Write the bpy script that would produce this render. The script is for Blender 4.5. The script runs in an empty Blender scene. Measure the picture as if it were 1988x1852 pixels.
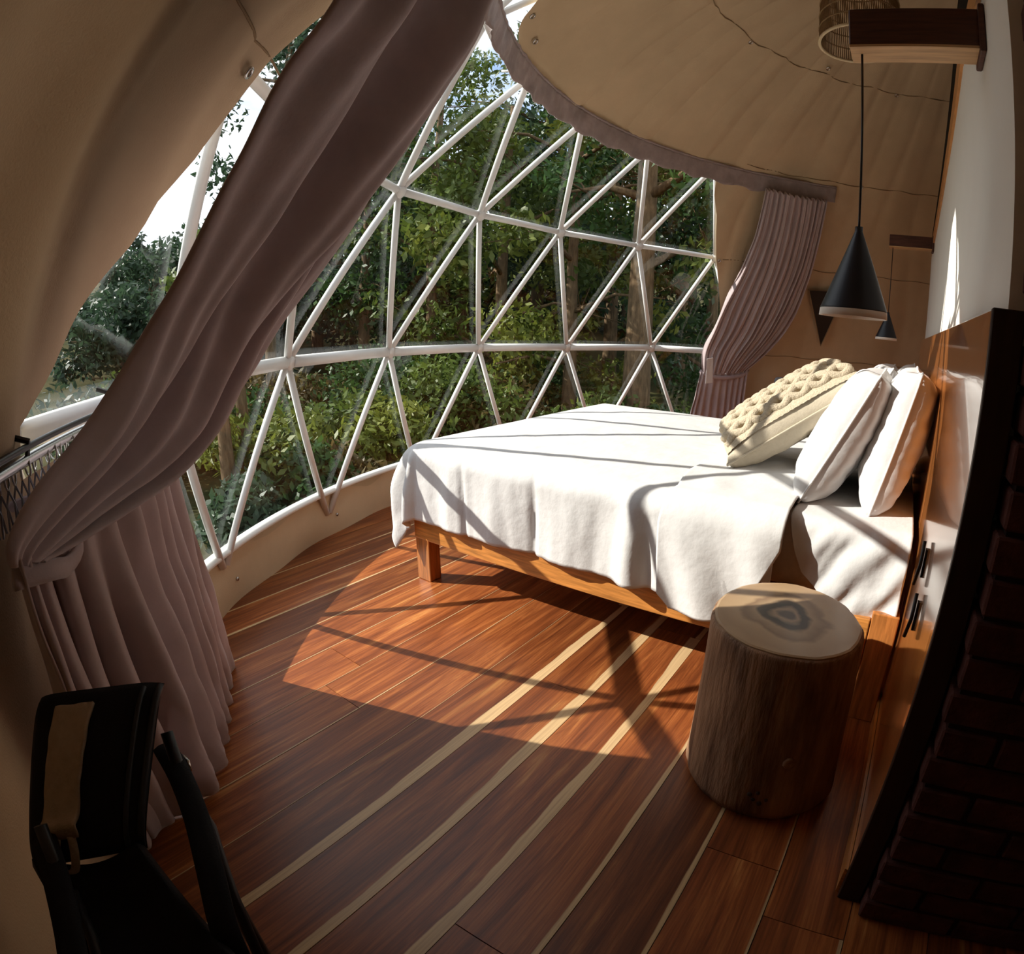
import bpy, bmesh, math, random
import numpy as np
from mathutils import Vector, Matrix, noise as mnoise

S = bpy.context.scene
COL = S.collection
PI = math.pi
R_ = math.radians
random.seed(7)

# ------------------------------------------------------------------ camera
cam = bpy.data.cameras.new('camera')
cam_o = bpy.data.objects.new('camera', cam)
COL.objects.link(cam_o)
S.camera = cam_o
RIGHT = Vector((0.462472, -0.885037, 0.053196))
UP = Vector((0.172355, 0.148593, 0.973763))
FWD = Vector((0.869720, 0.441169, -0.221260))
CAMP = Vector((-2.8165, 0.4904, 1.2222))
m = Matrix((RIGHT, UP, -FWD)).transposed().to_4x4()
m.translation = CAMP
cam_o.matrix_world = m
cam.type = 'PANO'                       # the photograph is from a wide action camera: fisheye lens
cam.panorama_type = 'FISHEYE_LENS_POLYNOMIAL'
cam.sensor_fit = 'HORIZONTAL'
cam.sensor_width = 36
cam.fisheye_fov = PI
cam.fisheye_polynomial_k0 = 0
cam.fisheye_polynomial_k1 = -0.0504546535
cam.fisheye_polynomial_k2 = 9.4049e-07
cam.fisheye_polynomial_k3 = 8.151417e-06
cam.fisheye_polynomial_k4 = -9.01244e-08
cam.shift_x = -0.110247
cam.shift_y = -0.026151
cam.clip_start = 0.02
cam.clip_end = 500

# ------------------------------------------------------------------ world, sun, exposure
SUN_AZ, SUN_EL = R_(120.9), R_(33.5)
SUN_STRENGTH = 6.8
SKY_STRENGTH = 1.45
S.view_settings.view_transform = 'Standard'
S.view_settings.look = 'None'
S.view_settings.gamma = 1
S.view_settings.use_curve_mapping = False
S.view_settings.exposure = 0.32
S.cycles.use_denoising = True
S.cycles.max_bounces = 10
S.cycles.diffuse_bounces = 6
S.cycles.transparent_max_bounces = 16
S.cycles.caustics_reflective = False
S.cycles.caustics_refractive = False
S.cycles.sample_clamp_indirect = 6

wd = bpy.data.worlds.new('sky')
S.world = wd
wd.use_nodes = True
nt = wd.node_tree
nt.nodes.clear()
def N(tree, t, **kw):
    n = tree.nodes.new(t)
    for k, v in kw.items():
        setattr(n, k, v)
    return n
tc = N(nt, 'ShaderNodeTexCoord')
sep = N(nt, 'ShaderNodeSeparateXYZ')
nt.links.new(tc.outputs['Generated'], sep.inputs[0])
grad = N(nt, 'ShaderNodeValToRGB')
grad.color_ramp.elements[0].position = 0.0
grad.color_ramp.elements[0].color = (0.50, 0.58, 0.68, 1)
grad.color_ramp.elements[1].position = 0.7
grad.color_ramp.elements[1].color = (0.10, 0.24, 0.52, 1)
nt.links.new(sep.outputs['Z'], grad.inputs[0])
mp = N(nt, 'ShaderNodeMapping')
mp.inputs['Scale'].default_value = (1, 1, 2.2)
nt.links.new(tc.outputs['Generated'], mp.inputs[0])
cn = N(nt, 'ShaderNodeTexNoise')
cn.inputs['Scale'].default_value = 2.6
cn.inputs['Detail'].default_value = 7
cn.inputs['Roughness'].default_value = 0.55
nt.links.new(mp.outputs[0], cn.inputs['Vector'])
cr_ = N(nt, 'ShaderNodeValToRGB')
cr_.color_ramp.elements[0].position = 0.34
cr_.color_ramp.elements[0].color = (0, 0, 0, 1)
cr_.color_ramp.elements[1].position = 0.52
cr_.color_ramp.elements[1].color = (1, 1, 1, 1)
nt.links.new(cn.outputs[0], cr_.inputs[0])
mx = N(nt, 'ShaderNodeMixRGB')
nt.links.new(cr_.outputs[0], mx.inputs[0])
nt.links.new(grad.outputs[0], mx.inputs[1])
mx.inputs[2].default_value = (0.90, 0.92, 0.95, 1)
bg = N(nt, 'ShaderNodeBackground')
bg.inputs['Strength'].default_value = SKY_STRENGTH
nt.links.new(mx.outputs[0], bg.inputs[0])
wo = N(nt, 'ShaderNodeOutputWorld')
nt.links.new(bg.outputs[0], wo.inputs[0])

sun = bpy.data.lights.new('sun', 'SUN')
sun.energy = SUN_STRENGTH
sun.angle = R_(0.53)
sun.color = (1.0, 0.94, 0.85)
sun_o = bpy.data.objects.new('sun', sun)
COL.objects.link(sun_o)
sd = Vector((math.cos(SUN_AZ) * math.cos(SUN_EL), math.sin(SUN_AZ) * math.cos(SUN_EL), math.sin(SUN_EL)))
sun_o.rotation_euler = sd.to_track_quat('Z', 'Y').to_euler()
sun_o.location = sd * 40

# ------------------------------------------------------------------ materials
MATS = {}
def mat(name, col, rough=0.6, spec=0.5, metal=0.0, var=0.0, vscale=8.0, bump=0.0, bscale=60.0,
        stretch=(1, 1, 1), sheen=0.0, coat=0.0, trans=0.0, col2=None, detail=5.0):
    mt = bpy.data.materials.new(name)
    mt.use_nodes = True
    t = mt.node_tree
    b = t.nodes['Principled BSDF']
    b.inputs['Roughness'].default_value = rough
    b.inputs['Specular IOR Level'].default_value = spec
    b.inputs['Metallic'].default_value = metal
    b.inputs['Coat Weight'].default_value = coat
    b.inputs['Sheen Weight'].default_value = sheen
    b.inputs['Base Color'].default_value = (*col, 1)
    co = N(t, 'ShaderNodeTexCoord')
    ma = N(t, 'ShaderNodeMapping')
    ma.inputs['Scale'].default_value = stretch
    oi = N(t, 'ShaderNodeObjectInfo')
    ad = N(t, 'ShaderNodeVectorMath', operation='ADD')
    mu = N(t, 'ShaderNodeVectorMath', operation='SCALE')
    cb = N(t, 'ShaderNodeCombineXYZ')
    for k in range(3):
        t.links.new(oi.outputs['Random'], cb.inputs[k])
    t.links.new(cb.outputs[0], mu.inputs[0])
    mu.inputs['Scale'].default_value = 37.0
    t.links.new(co.outputs['Object'], ad.inputs[0])
    t.links.new(mu.outputs[0], ad.inputs[1])
    t.links.new(ad.outputs[0], ma.inputs[0])
    if var or col2:
        n = N(t, 'ShaderNodeTexNoise')
        n.inputs['Scale'].default_value = vscale
        n.inputs['Detail'].default_value = detail
        n.inputs['Roughness'].default_value = 0.6
        t.links.new(ma.outputs[0], n.inputs['Vector'])
        rp = N(t, 'ShaderNodeValToRGB')
        rp.color_ramp.elements[0].position = 0.30
        rp.color_ramp.elements[1].position = 0.70
        c2 = col2 if col2 else tuple(c * (1 - var) for c in col)
        rp.color_ramp.elements[0].color = (*c2, 1)
        rp.color_ramp.elements[1].color = (*[min(1, c * (1 + var * .6)) for c in col], 1)
        t.links.new(n.outputs[0], rp.inputs[0])
        t.links.new(rp.outputs[0], b.inputs['Base Color'])
        csrc = rp.outputs[0]
    else:
        csrc = None
    if bump:
        n2 = N(t, 'ShaderNodeTexNoise')
        n2.inputs['Scale'].default_value = bscale
        n2.inputs['Detail'].default_value = 4
        t.links.new(ma.outputs[0], n2.inputs['Vector'])
        bp = N(t, 'ShaderNodeBump')
        bp.inputs['Strength'].default_value = bump
        bp.inputs['Distance'].default_value = 0.01
        t.links.new(n2.outputs[0], bp.inputs['Height'])
        t.links.new(bp.outputs[0], b.inputs['Normal'])
    if trans:
        tr = N(t, 'ShaderNodeBsdfTranslucent')
        if csrc:
            t.links.new(csrc, tr.inputs['Color'])
        else:
            tr.inputs['Color'].default_value = (*col, 1)
        ms = N(t, 'ShaderNodeMixShader')
        ms.inputs[0].default_value = trans
        out = t.nodes['Material Output']
        t.links.new(b.outputs[0], ms.inputs[1])
        t.links.new(tr.outputs[0], ms.inputs[2])
        t.links.new(ms.outputs[0], out.inputs[0])
    MATS[name] = mt
    return mt

M = {}
M['canvas'] = mat('beige_canvas', (0.60, 0.455, 0.29), 0.9, 0.1, var=0.10, vscale=3, bump=0.15, bscale=220)
M['seam'] = mat('canvas_seam', (0.30, 0.21, 0.12), 0.9, 0.1)
M['skirt'] = mat('skirt_canvas', (0.60, 0.47, 0.31), 0.9, 0.1, var=0.08, vscale=4, bump=0.1, bscale=220)
M['white_frame'] = mat('white_frame_paint', (0.80, 0.80, 0.78), 0.35, 0.5, var=0.04, vscale=12)
M['white_trim'] = mat('white_vinyl_trim', (0.82, 0.82, 0.78), 0.5, 0.4)
M['bed_white'] = mat('white_cotton', (0.63, 0.62, 0.605), 0.85, 0.2, var=0.03, vscale=6, bump=0.45, bscale=16, sheen=0.1)
M['pillow_white'] = mat('white_pillow_cotton', (0.64, 0.63, 0.62), 0.75, 0.25, bump=0.4, bscale=13, sheen=0.1)
M['sheet'] = mat('white_sheet', (0.62, 0.61, 0.595), 0.8, 0.2, bump=0.5, bscale=13, sheen=0.1)
M['mattress'] = mat('mattress_ticking', (0.60, 0.50, 0.38), 0.9, 0.1, var=0.1, vscale=40)
M['knit'] = mat('cream_knit', (0.50, 0.42, 0.305), 0.95, 0.1, var=0.15, vscale=90, bump=0.6, bscale=160)
M['linen_cushion'] = mat('cream_linen', (0.53, 0.46, 0.35), 0.9, 0.1, var=0.06, vscale=60, bump=0.15, bscale=120)
M['mauve'] = mat('mauve_velvet', (0.47, 0.385, 0.40), 0.75, 0.15, var=0.12, vscale=10, bump=0.08, bscale=160, sheen=0.5, trans=0.08)
M['mauve_pale'] = mat('mauve_velvet_pale', (0.55, 0.45, 0.45), 0.8, 0.15, var=0.10, vscale=8, bump=0.08, bscale=160, sheen=0.4, trans=0.15)
M['pelmet'] = mat('grey_mauve_velvet', (0.36, 0.285, 0.275), 0.8, 0.15, var=0.25, vscale=9, bump=0.2, bscale=60, sheen=0.4)
M['wood_x'] = mat('honey_wood_along_x', (0.58, 0.235, 0.055), 0.32, 0.5, var=0.45, vscale=6, stretch=(1, 12, 12), bump=0.05, bscale=30, coat=0.15)
M['wood_y'] = mat('honey_wood_along_y', (0.58, 0.235, 0.055), 0.32, 0.5, var=0.45, vscale=6, stretch=(12, 1, 12), bump=0.05, bscale=30, coat=0.15)
M['wood_z'] = mat('honey_wood_along_z', (0.44, 0.16, 0.04), 0.32, 0.5, var=0.45, vscale=6, stretch=(12, 12, 1), bump=0.05, bscale=30, coat=0.15)
M['head_wood'] = mat('polished_headboard_wood', (0.40, 0.140, 0.038), 0.16, 0.5, var=0.45, vscale=5, stretch=(9, 9, 1), coat=0.5)
M['head_end'] = mat('dark_headboard_edge', (0.035, 0.016, 0.010), 0.5, 0.3, var=0.3, vscale=8, stretch=(9, 9, 1))
M['beam'] = mat('dark_beam_wood', (0.085, 0.028, 0.016), 0.5, 0.4, var=0.45, vscale=8, stretch=(12, 1, 12))
M['beam_light'] = mat('pale_beam_wood', (0.60, 0.36, 0.17), 0.5, 0.4, var=0.25, vscale=6, stretch=(12, 1, 12))
M['trim_wood'] = mat('orange_trim_wood', (0.55, 0.24, 0.07), 0.4, 0.5, var=0.3, vscale=6, stretch=(1, 12, 12))
M['plaster'] = mat('white_wall_plaster', (0.82, 0.79, 0.73), 0.9, 0.15, var=0.03, vscale=3, bump=0.06, bscale=70)
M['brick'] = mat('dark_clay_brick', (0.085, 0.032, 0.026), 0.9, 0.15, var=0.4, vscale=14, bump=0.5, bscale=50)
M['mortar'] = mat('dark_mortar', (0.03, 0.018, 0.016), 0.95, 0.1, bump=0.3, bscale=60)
M['black_metal'] = mat('black_metal', (0.008, 0.008, 0.010), 0.35, 0.5)
M['lamp_black'] = mat('black_lamp_enamel', (0.010, 0.012, 0.020), 0.42, 0.5)
M['lamp_white'] = mat('white_lamp_inside', (0.90, 0.87, 0.80), 0.6, 0.3)
M['wicker'] = mat('natural_wicker', (0.30, 0.19, 0.09), 0.7, 0.3, var=0.3, vscale=40)
M['wicker_rim'] = mat('pale_wicker_rim', (0.62, 0.48, 0.30), 0.6, 0.3, var=0.15, vscale=40)
M['bark'] = mat('peeled_log', (0.33, 0.19, 0.105), 0.7, 0.3, var=0.3, vscale=4, stretch=(4, 4, 0.7), bump=0.8, bscale=12, col2=(0.085, 0.040, 0.022))
M['chrome'] = mat('brushed_chrome', (0.60, 0.60, 0.58), 0.25, 0.5, metal=1.0)
M['dark_steel'] = mat('dark_steel', (0.05, 0.045, 0.04), 0.35, 0.5, metal=0.8)
M['clear_clip'] = mat('grey_clip_plastic', (0.30, 0.31, 0.36), 0.2, 0.5)
M['chair_cloth'] = mat('black_canvas', (0.006, 0.006, 0.008), 0.8, 0.25, bump=0.2, bscale=300)
M['chair_pipe'] = mat('black_piping', (0.016, 0.016, 0.020), 0.5, 0.4)
M['tie_cloth'] = mat('beige_linen', (0.42, 0.32, 0.225), 0.9, 0.15, var=0.1, vscale=80, bump=0.2, bscale=200)
M['paper'] = mat('white_paper', (0.80, 0.80, 0.80), 0.7, 0.3)
M['dark_flap'] = mat('dark_mesh_flap', (0.045, 0.034, 0.028), 0.9, 0.1)
M['gap_shade'] = mat('black_gap_shade', (0.006, 0.005, 0.005), 0.8, 0.1)  # black colour stands in for the shade in the gap over the wall
M['dark_sofa'] = mat('dark_grey_upholstery', (0.022, 0.02, 0.024), 0.8, 0.2)
M['bark_tree'] = mat('tree_bark', (0.17, 0.115, 0.065), 0.9, 0.1, var=0.5, vscale=6, stretch=(4, 4, 1), bump=0.8, bscale=20)
M['soil'] = mat('forest_floor', (0.060, 0.050, 0.022), 1.0, 0.05, var=0.6, vscale=1.6, bump=0.8, bscale=6, col2=(0.018, 0.028, 0.008))
M['deck'] = mat('grey_deck', (0.22, 0.20, 0.17), 0.8, 0.2, var=0.2, vscale=6, stretch=(1, 8, 8))
M['hill'] = mat('far_hill_forest', (0.040, 0.065, 0.03), 1.0, 0.05, var=0.5, vscale=0.8, bump=1.0, bscale=2.5)

def leaf_mat(name, col, col2):
    mt = mat(name, col, 0.5, 0.35, var=0.25, vscale=0.9, col2=col2, trans=0.35)
    return mt
LEAF = [leaf_mat('leaf_olive', (0.125, 0.165, 0.028), (0.045, 0.085, 0.018)),
        leaf_mat('leaf_deep_green', (0.055, 0.115, 0.026), (0.020, 0.050, 0.015)),
        leaf_mat('leaf_yellow_green', (0.20, 0.22, 0.035), (0.075, 0.115, 0.02)),
        leaf_mat('leaf_blue_green', (0.050, 0.090, 0.045), (0.022, 0.045, 0.028)),
        leaf_mat('leaf_bronze', (0.15, 0.10, 0.035), (0.060, 0.060, 0.02))]

# log top: rings and a dark heart
def log_top_mat():
    mt = bpy.data.materials.new('log_end_grain')
    mt.use_nodes = True
    t = mt.node_tree
    b = t.nodes['Principled BSDF']
    b.inputs['Roughness'].default_value = 0.36
    b.inputs['Coat Weight'].default_value = 0.05
    co = N(t, 'ShaderNodeTexCoord')
    no = N(t, 'ShaderNodeTexNoise')
    no.inputs['Scale'].default_value = 6
    no.inputs['Detail'].default_value = 4
    t.links.new(co.outputs['Object'], no.inputs['Vector'])
    ln = N(t, 'ShaderNodeVectorMath', operation='LENGTH')
    sub = N(t, 'ShaderNodeVectorMath', operation='MULTIPLY_ADD')
    sub.inputs[1].default_value = (1, 1, 0)
    sub.inputs[2].default_value = (0.02, -0.01, 0)
    t.links.new(co.outputs['Object'], sub.inputs[0])
    t.links.new(sub.outputs[0], ln.inputs[0])
    ma = N(t, 'ShaderNodeMath', operation='MULTIPLY_ADD')
    t.links.new(no.outputs[0], ma.inputs[0])
    ma.inputs[1].default_value = 0.16
    t.links.new(ln.outputs['Value'], ma.inputs[2])
    rp = N(t, 'ShaderNodeValToRGB')
    e = rp.color_ramp.elements
    e[0].position = 0.09
    e[0].color = (0.05, 0.03, 0.02, 1)
    e[1].position = 0.33
    e[1].color = (0.50, 0.34, 0.19, 1)
    for p_, c_ in ((0.105, (0.30, 0.20, 0.12, 1)), (0.125, (0.012, 0.008, 0.006, 1)), (0.145, (0.03, 0.018, 0.012, 1)), (0.160, (0.34, 0.23, 0.13, 1)), (0.19, (0.20, 0.12, 0.065, 1)), (0.205, (0.40, 0.27, 0.15, 1)), (0.26, (0.34, 0.22, 0.12, 1))):
        k = e.new(p_)
        k.color = c_
    t.links.new(ma.outputs[0], rp.inputs[0])
    t.links.new(rp.outputs[0], b.inputs['Base Color'])
    return mt
M['log_top'] = log_top_mat()

# floor planks: reddish boards, some with a pale sapwood edge (a property of the board)
def plank_mat():
    mt = bpy.data.materials.new('red_hardwood_boards')
    mt.use_nodes = True
    t = mt.node_tree
    b = t.nodes['Principled BSDF']
    b.inputs['Roughness'].default_value = 0.36
    b.inputs['Specular IOR Level'].default_value = 0.35
    b.inputs['Coat Weight'].default_value = 0.06
    b.inputs['Coat Roughness'].default_value = 0.25
    co = N(t, 'ShaderNodeTexCoord')
    oi = N(t, 'ShaderNodeObjectInfo')
    cb = N(t, 'ShaderNodeCombineXYZ')
    for k in range(3):
        t.links.new(oi.outputs['Random'], cb.inputs[k])
    sc = N(t, 'ShaderNodeVectorMath', operation='SCALE')
    sc.inputs['Scale'].default_value = 53.0
    t.links.new(cb.outputs[0], sc.inputs[0])
    ad = N(t, 'ShaderNodeVectorMath', operation='ADD')
    t.links.new(co.outputs['Object'], ad.inputs[0])
    t.links.new(sc.outputs[0], ad.inputs[1])
    m1 = N(t, 'ShaderNodeMapping')
    m1.inputs['Scale'].default_value = (0.7, 9, 1)
    t.links.new(ad.outputs[0], m1.inputs[0])
    n1 = N(t, 'ShaderNodeTexNoise')
    n1.inputs['Scale'].default_value = 2.2
    n1.inputs['Detail'].default_value = 6
    n1.inputs['Roughness'].default_value = 0.65
    n1.inputs['Distortion'].default_value = 0.8
    t.links.new(m1.outputs[0], n1.inputs['Vector'])
    rp = N(t, 'ShaderNodeValToRGB')
    e = rp.color_ramp.elements
    e[0].position = 0.28
    e[0].color = (0.13, 0.032, 0.010, 1)
    e[1].position = 0.75
    e[1].color = (0.70, 0.32, 0.095, 1)
    k = e.new(0.48)
    k.color = (0.30, 0.082, 0.022, 1)
    k = e.new(0.60)
    k.color = (0.45, 0.142, 0.038, 1)
    t.links.new(n1.outputs[0], rp.inputs[0])
    m2 = N(t, 'ShaderNodeMapping')
    m2.inputs['Scale'].default_value = (2.0, 90, 1)
    t.links.new(ad.outputs[0], m2.inputs[0])
    n2 = N(t, 'ShaderNodeTexNoise')
    n2.inputs['Scale'].default_value = 2.0
    n2.inputs['Detail'].default_value = 3
    t.links.new(m2.outputs[0], n2.inputs['Vector'])
    mul = N(t, 'ShaderNodeMixRGB', blend_type='MULTIPLY')
    mul.inputs[0].default_value = 0.55
    t.links.new(rp.outputs[0], mul.inputs[1])
    r2 = N(t, 'ShaderNodeValToRGB')
    r2.color_ramp.elements[0].position = 0.35
    r2.color_ramp.elements[0].color = (0.45, 0.40, 0.38, 1)
    r2.color_ramp.elements[1].position = 0.6
    r2.color_ramp.elements[1].color = (1, 1, 1, 1)
    t.links.new(n2.outputs[0], r2.inputs[0])
    t.links.new(r2.outputs[0], mul.inputs[2])
    # board tint
    hs = N(t, 'ShaderNodeHueSaturation')
    mr = N(t, 'ShaderNodeMapRange')
    mr.inputs['To Min'].default_value = 0.52
    mr.inputs['To Max'].default_value = 1.05
    t.links.new(oi.outputs['Random'], mr.inputs['Value'])
    t.links.new(mr.outputs[0], hs.inputs['Value'])
    t.links.new(mul.outputs[0], hs.inputs['Color'])
    # sapwood band
    at = N(t, 'ShaderNodeAttribute', attribute_type='OBJECT', attribute_name='sap_side')
    aw = N(t, 'ShaderNodeAttribute', attribute_type='OBJECT', attribute_name='sap_width')
    sx = N(t, 'ShaderNodeSeparateXYZ')
    t.links.new(co.outputs['Object'], sx.inputs[0])
    ym = N(t, 'ShaderNodeMath', operation='MULTIPLY')
    t.links.new(sx.outputs['Y'], ym.inputs[0])
    t.links.new(at.outputs['Fac'], ym.inputs[1])
    m3 = N(t, 'ShaderNodeMapping')
    m3.inputs['Scale'].default_value = (1.0, 0.2, 1)
    t.links.new(ad.outputs[0], m3.inputs[0])
    n3 = N(t, 'ShaderNodeTexNoise')
    n3.inputs['Scale'].default_value = 1.1
    n3.inputs['Detail'].default_value = 5
    t.links.new(m3.outputs[0], n3.inputs['Vector'])
    wv = N(t, 'ShaderNodeMath', operation='MULTIPLY')
    n3r = N(t, 'ShaderNodeMapRange')
    n3r.inputs['From Min'].default_value = 0.3
    n3r.inputs['From Max'].default_value = 0.7
    n3r.inputs['To Min'].default_value = 0.35
    n3r.inputs['To Max'].default_value = 1.35
    t.links.new(n3.outputs[0], n3r.inputs['Value'])
    t.links.new(n3r.outputs[0], wv.inputs[0])
    t.links.new(aw.outputs['Fac'], wv.inputs[1])
    s1 = N(t, 'ShaderNodeMath', operation='ADD')
    t.links.new(ym.outputs[0], s1.inputs[0])
    t.links.new(wv.outputs[0], s1.inputs[1])
    mr2 = N(t, 'ShaderNodeMapRange')
    mr2.inputs['From Min'].default_value = 0.0955
    mr2.inputs['From Max'].default_value = 0.0985
    t.links.new(s1.outputs[0], mr2.inputs['Value'])
    mx2 = N(t, 'ShaderNodeMixRGB')
    t.links.new(mr2.outputs[0], mx2.inputs[0])
    t.links.new(hs.outputs[0], mx2.inputs[1])
    sapc = N(t, 'ShaderNodeMixRGB', blend_type='MULTIPLY')
    sapc.inputs[0].default_value = 0.35
    sapc.inputs[1].default_value = (0.58, 0.39, 0.20, 1)
    t.links.new(r2.outputs[0], sapc.inputs[2])
    t.links.new(sapc.outputs[0], mx2.inputs[2])
    t.links.new(mx2.outputs[0], b.inputs['Base Color'])
    bp = N(t, 'ShaderNodeBump')
    bp.inputs['Strength'].default_value = 0.08
    bp.inputs['Distance'].default_value = 0.003
    t.links.new(n2.outputs[0], bp.inputs['Height'])
    t.links.new(bp.outputs[0], b.inputs['Normal'])
    return mt
M['plank'] = plank_mat()

# clear vinyl window film
def film_mat():
    mt = bpy.data.materials.new('clear_vinyl_film')
    mt.use_nodes = True
    t = mt.node_tree
    t.nodes.clear()
    o = N(t, 'ShaderNodeOutputMaterial')
    tr = N(t, 'ShaderNodeBsdfTransparent')
    tr.inputs['Color'].default_value = (0.93, 0.95, 0.95, 1)
    gl = N(t, 'ShaderNodeBsdfGlossy')
    gl.inputs['Roughness'].default_value = 0.02
    lw = N(t, 'ShaderNodeLayerWeight')
    lw.inputs['Blend'].default_value = 0.5
    pw_ = N(t, 'ShaderNodeMath', operation='POWER')
    pw_.inputs[1].default_value = 5
    t.links.new(lw.outputs['Facing'], pw_.inputs[0])
    fr = N(t, 'ShaderNodeMath', operation='MULTIPLY_ADD')      # Schlick, both sides alike
    fr.inputs[1].default_value = 0.80
    fr.inputs[2].default_value = 0.035
    t.links.new(pw_.outputs[0], fr.inputs[0])
    ms = N(t, 'ShaderNodeMixShader')
    t.links.new(fr.outputs[0], ms.inputs[0])
    t.links.new(tr.outputs[0], ms.inputs[1])
    t.links.new(gl.outputs[0], ms.inputs[2])
    t.links.new(ms.outputs[0], o.inputs[0])
    return mt
M['film'] = film_mat()

# ------------------------------------------------------------------ mesh helpers
class MB:
    def __init__(s):
        s.v, s.f = [], []
    def add(s, vs, fs):
        k = len(s.v)
        s.v += [tuple(p) for p in vs]
        s.f += [tuple(i + k for i in f) for f in fs]
        return s
    def box(s, lo, hi):
        x0, y0, z0 = lo
        x1, y1, z1 = hi
        return s.add([(x0, y0, z0), (x1, y0, z0), (x1, y1, z0), (x0, y1, z0), (x0, y0, z1), (x1, y0, z1), (x1, y1, z1), (x0, y1, z1)],
                     [(0, 3, 2, 1), (4, 5, 6, 7), (0, 1, 5, 4), (1, 2, 6, 5), (2, 3, 7, 6), (3, 0, 4, 7)])
    def tube(s, pts, r, n=8, closed=False, flat=None):
        pts = [Vector(p) for p in pts]
        L = len(pts)
        rs = r if isinstance(r, (list, tuple)) else [r] * L
        up = None
        rings = []
        for i, p in enumerate(pts):
            a = pts[(i - 1) % L] if (closed or i > 0) else p
            b = pts[(i + 1) % L] if (closed or i < L - 1) else p
            d = (b - a)
            d = d.normalized() if d.length > 1e-9 else Vector((0, 0, 1))
            if up is None:
                up = Vector((0, 0, 1)) if abs(d.z) < 0.9 else Vector((1, 0, 0))
            u = (up - d * up.dot(d))
            if u.length < 1e-6:
                u = d.orthogonal()
            u.normalize()
            w = d.cross(u)
            up = u
            ring = []
            for k in range(n):
                t = 2 * PI * (k + .5) / n
                fu, fw = (flat if flat else (1, 1))
                ring.append(p + u * math.cos(t) * rs[i] * fu + w * math.sin(t) * rs[i] * fw)
            rings.append(ring)
        vs = [q for rg in rings for q in rg]
        fs = []
        for i in range(L if closed else L - 1):
            j = (i + 1) % L
            for k in range(n):
                k2 = (k + 1) % n
                fs.append((i * n + k, i * n + k2, j * n + k2, j * n + k))
        if not closed:
            fs.append(tuple(range(n - 1, -1, -1)))
            fs.append(tuple((L - 1) * n + k for k in range(n)))
        return s.add(vs, fs)
    def lathe(s, prof, n=32, c=(0, 0, 0), caps=True, wob=None):
        vs = []
        for r, z in prof:
            for k in range(n):
                a = 2 * PI * k / n
                rr = r * (wob(a, z) if wob else 1)
                vs.append((c[0] + rr * math.cos(a), c[1] + rr * math.sin(a), c[2] + z))
        fs = []
        for i in range(len(prof) - 1):
            for k in range(n):
                k2 = (k + 1) % n
                fs.append((i * n + k, i * n + k2, (i + 1) * n + k2, (i + 1) * n + k))
        if caps:
            fs.append(tuple(range(n - 1, -1, -1)))
            fs.append(tuple((len(prof) - 1) * n + k for k in range(n)))
        return s.add(vs, fs)
    def grid(s, fn, nu, nv, closeu=False):
        vs = [fn(i / (nu if closeu else nu - 1), j / (nv - 1)) for j in range(nv) for i in range(nu)]
        fs = []
        for j in range(nv - 1):
            for i in range(nu if closeu else nu - 1):
                i2 = (i + 1) % nu
                fs.append((j * nu + i, j * nu + i2, (j + 1) * nu + i2, (j + 1) * nu + i))
        return s.add(vs, fs)
    def build(s, name, material, parent=None, smooth=False, bevel=0.0, solid=0.0, subsurf=0, loc=None, segs=2):
        me = bpy.data.meshes.new(name)
        v = s.v
        if loc is not None:
            v = [(p[0] - loc[0], p[1] - loc[1], p[2] - loc[2]) for p in v]
        me.from_pydata(v, [], s.f)
        if material is not None:
            me.materials.append(material)
        me.update()
        bm = bmesh.new()
        bm.from_mesh(me)
        bmesh.ops.recalc_face_normals(bm, faces=bm.faces)
        bm.to_mesh(me)
        bm.free()
        if smooth:
            me.polygons.foreach_set('use_smooth', [True] * len(me.polygons))
        o = bpy.data.objects.new(name, me)
        COL.objects.link(o)
        if loc is not None:
            o.location = loc
        if parent is not None:
            o.parent = parent
            pl = ABS.get(parent.name, Vector((0, 0, 0)))
            o.location = Vector(o.location) - pl
            ABS[o.name] = Vector(o.location) + pl
        else:
            ABS[o.name] = Vector(o.location)
        if solid:
            md = o.modifiers.new('solid', 'SOLIDIFY')
            md.thickness = solid
            md.offset = 0
        if bevel:
            md = o.modifiers.new('bevel', 'BEVEL')
            md.width = bevel
            md.segments = segs
            md.limit_method = 'ANGLE'
            md.angle_limit = R_(40)
        if subsurf:
            md = o.modifiers.new('sub', 'SUBSURF')
            md.levels = md.render_levels = subsurf
        return o
ABS = {}

def tag(o, label, cat, group=None):
    o['label'] = label
    o['category'] = cat
    if group:
        o['group'] = group
    return o
def thing(name, label, cat, loc=(0, 0, 0), group=None):
    o = bpy.data.objects.new(name, None)
    o.empty_display_size = 0.1
    o.location = loc
    COL.objects.link(o)
    ABS[o.name] = Vector(loc)
    return tag(o, label, cat, group)
def struct(o):
    o['kind'] = 'structure'
    return o
def lerp(a, b, t):
    return a + (b - a) * t
def smooth01(t):
    t = max(0, min(1, t))
    return t * t * (3 - 2 * t)
def nz(x, y=0., z=0.):
    return mnoise.noise(Vector((x, y, z)))
def interp(x, xs, ys):
    return float(np.interp(x, xs, ys))
def poly_at(P, t):
    k = t * (len(P) - 1)
    i = min(int(k), len(P) - 2)
    f = k - i
    # catmull-rom
    p0 = Vector(P[max(i - 1, 0)]); p1 = Vector(P[i]); p2 = Vector(P[i + 1]); p3 = Vector(P[min(i + 2, len(P) - 1)])
    return 0.5 * ((2 * p1) + (p2 - p0) * f + (2 * p0 - 5 * p1 + 4 * p2 - p3) * f * f + (3 * p1 - p0 - 3 * p2 + p3) * f ** 3)

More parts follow.
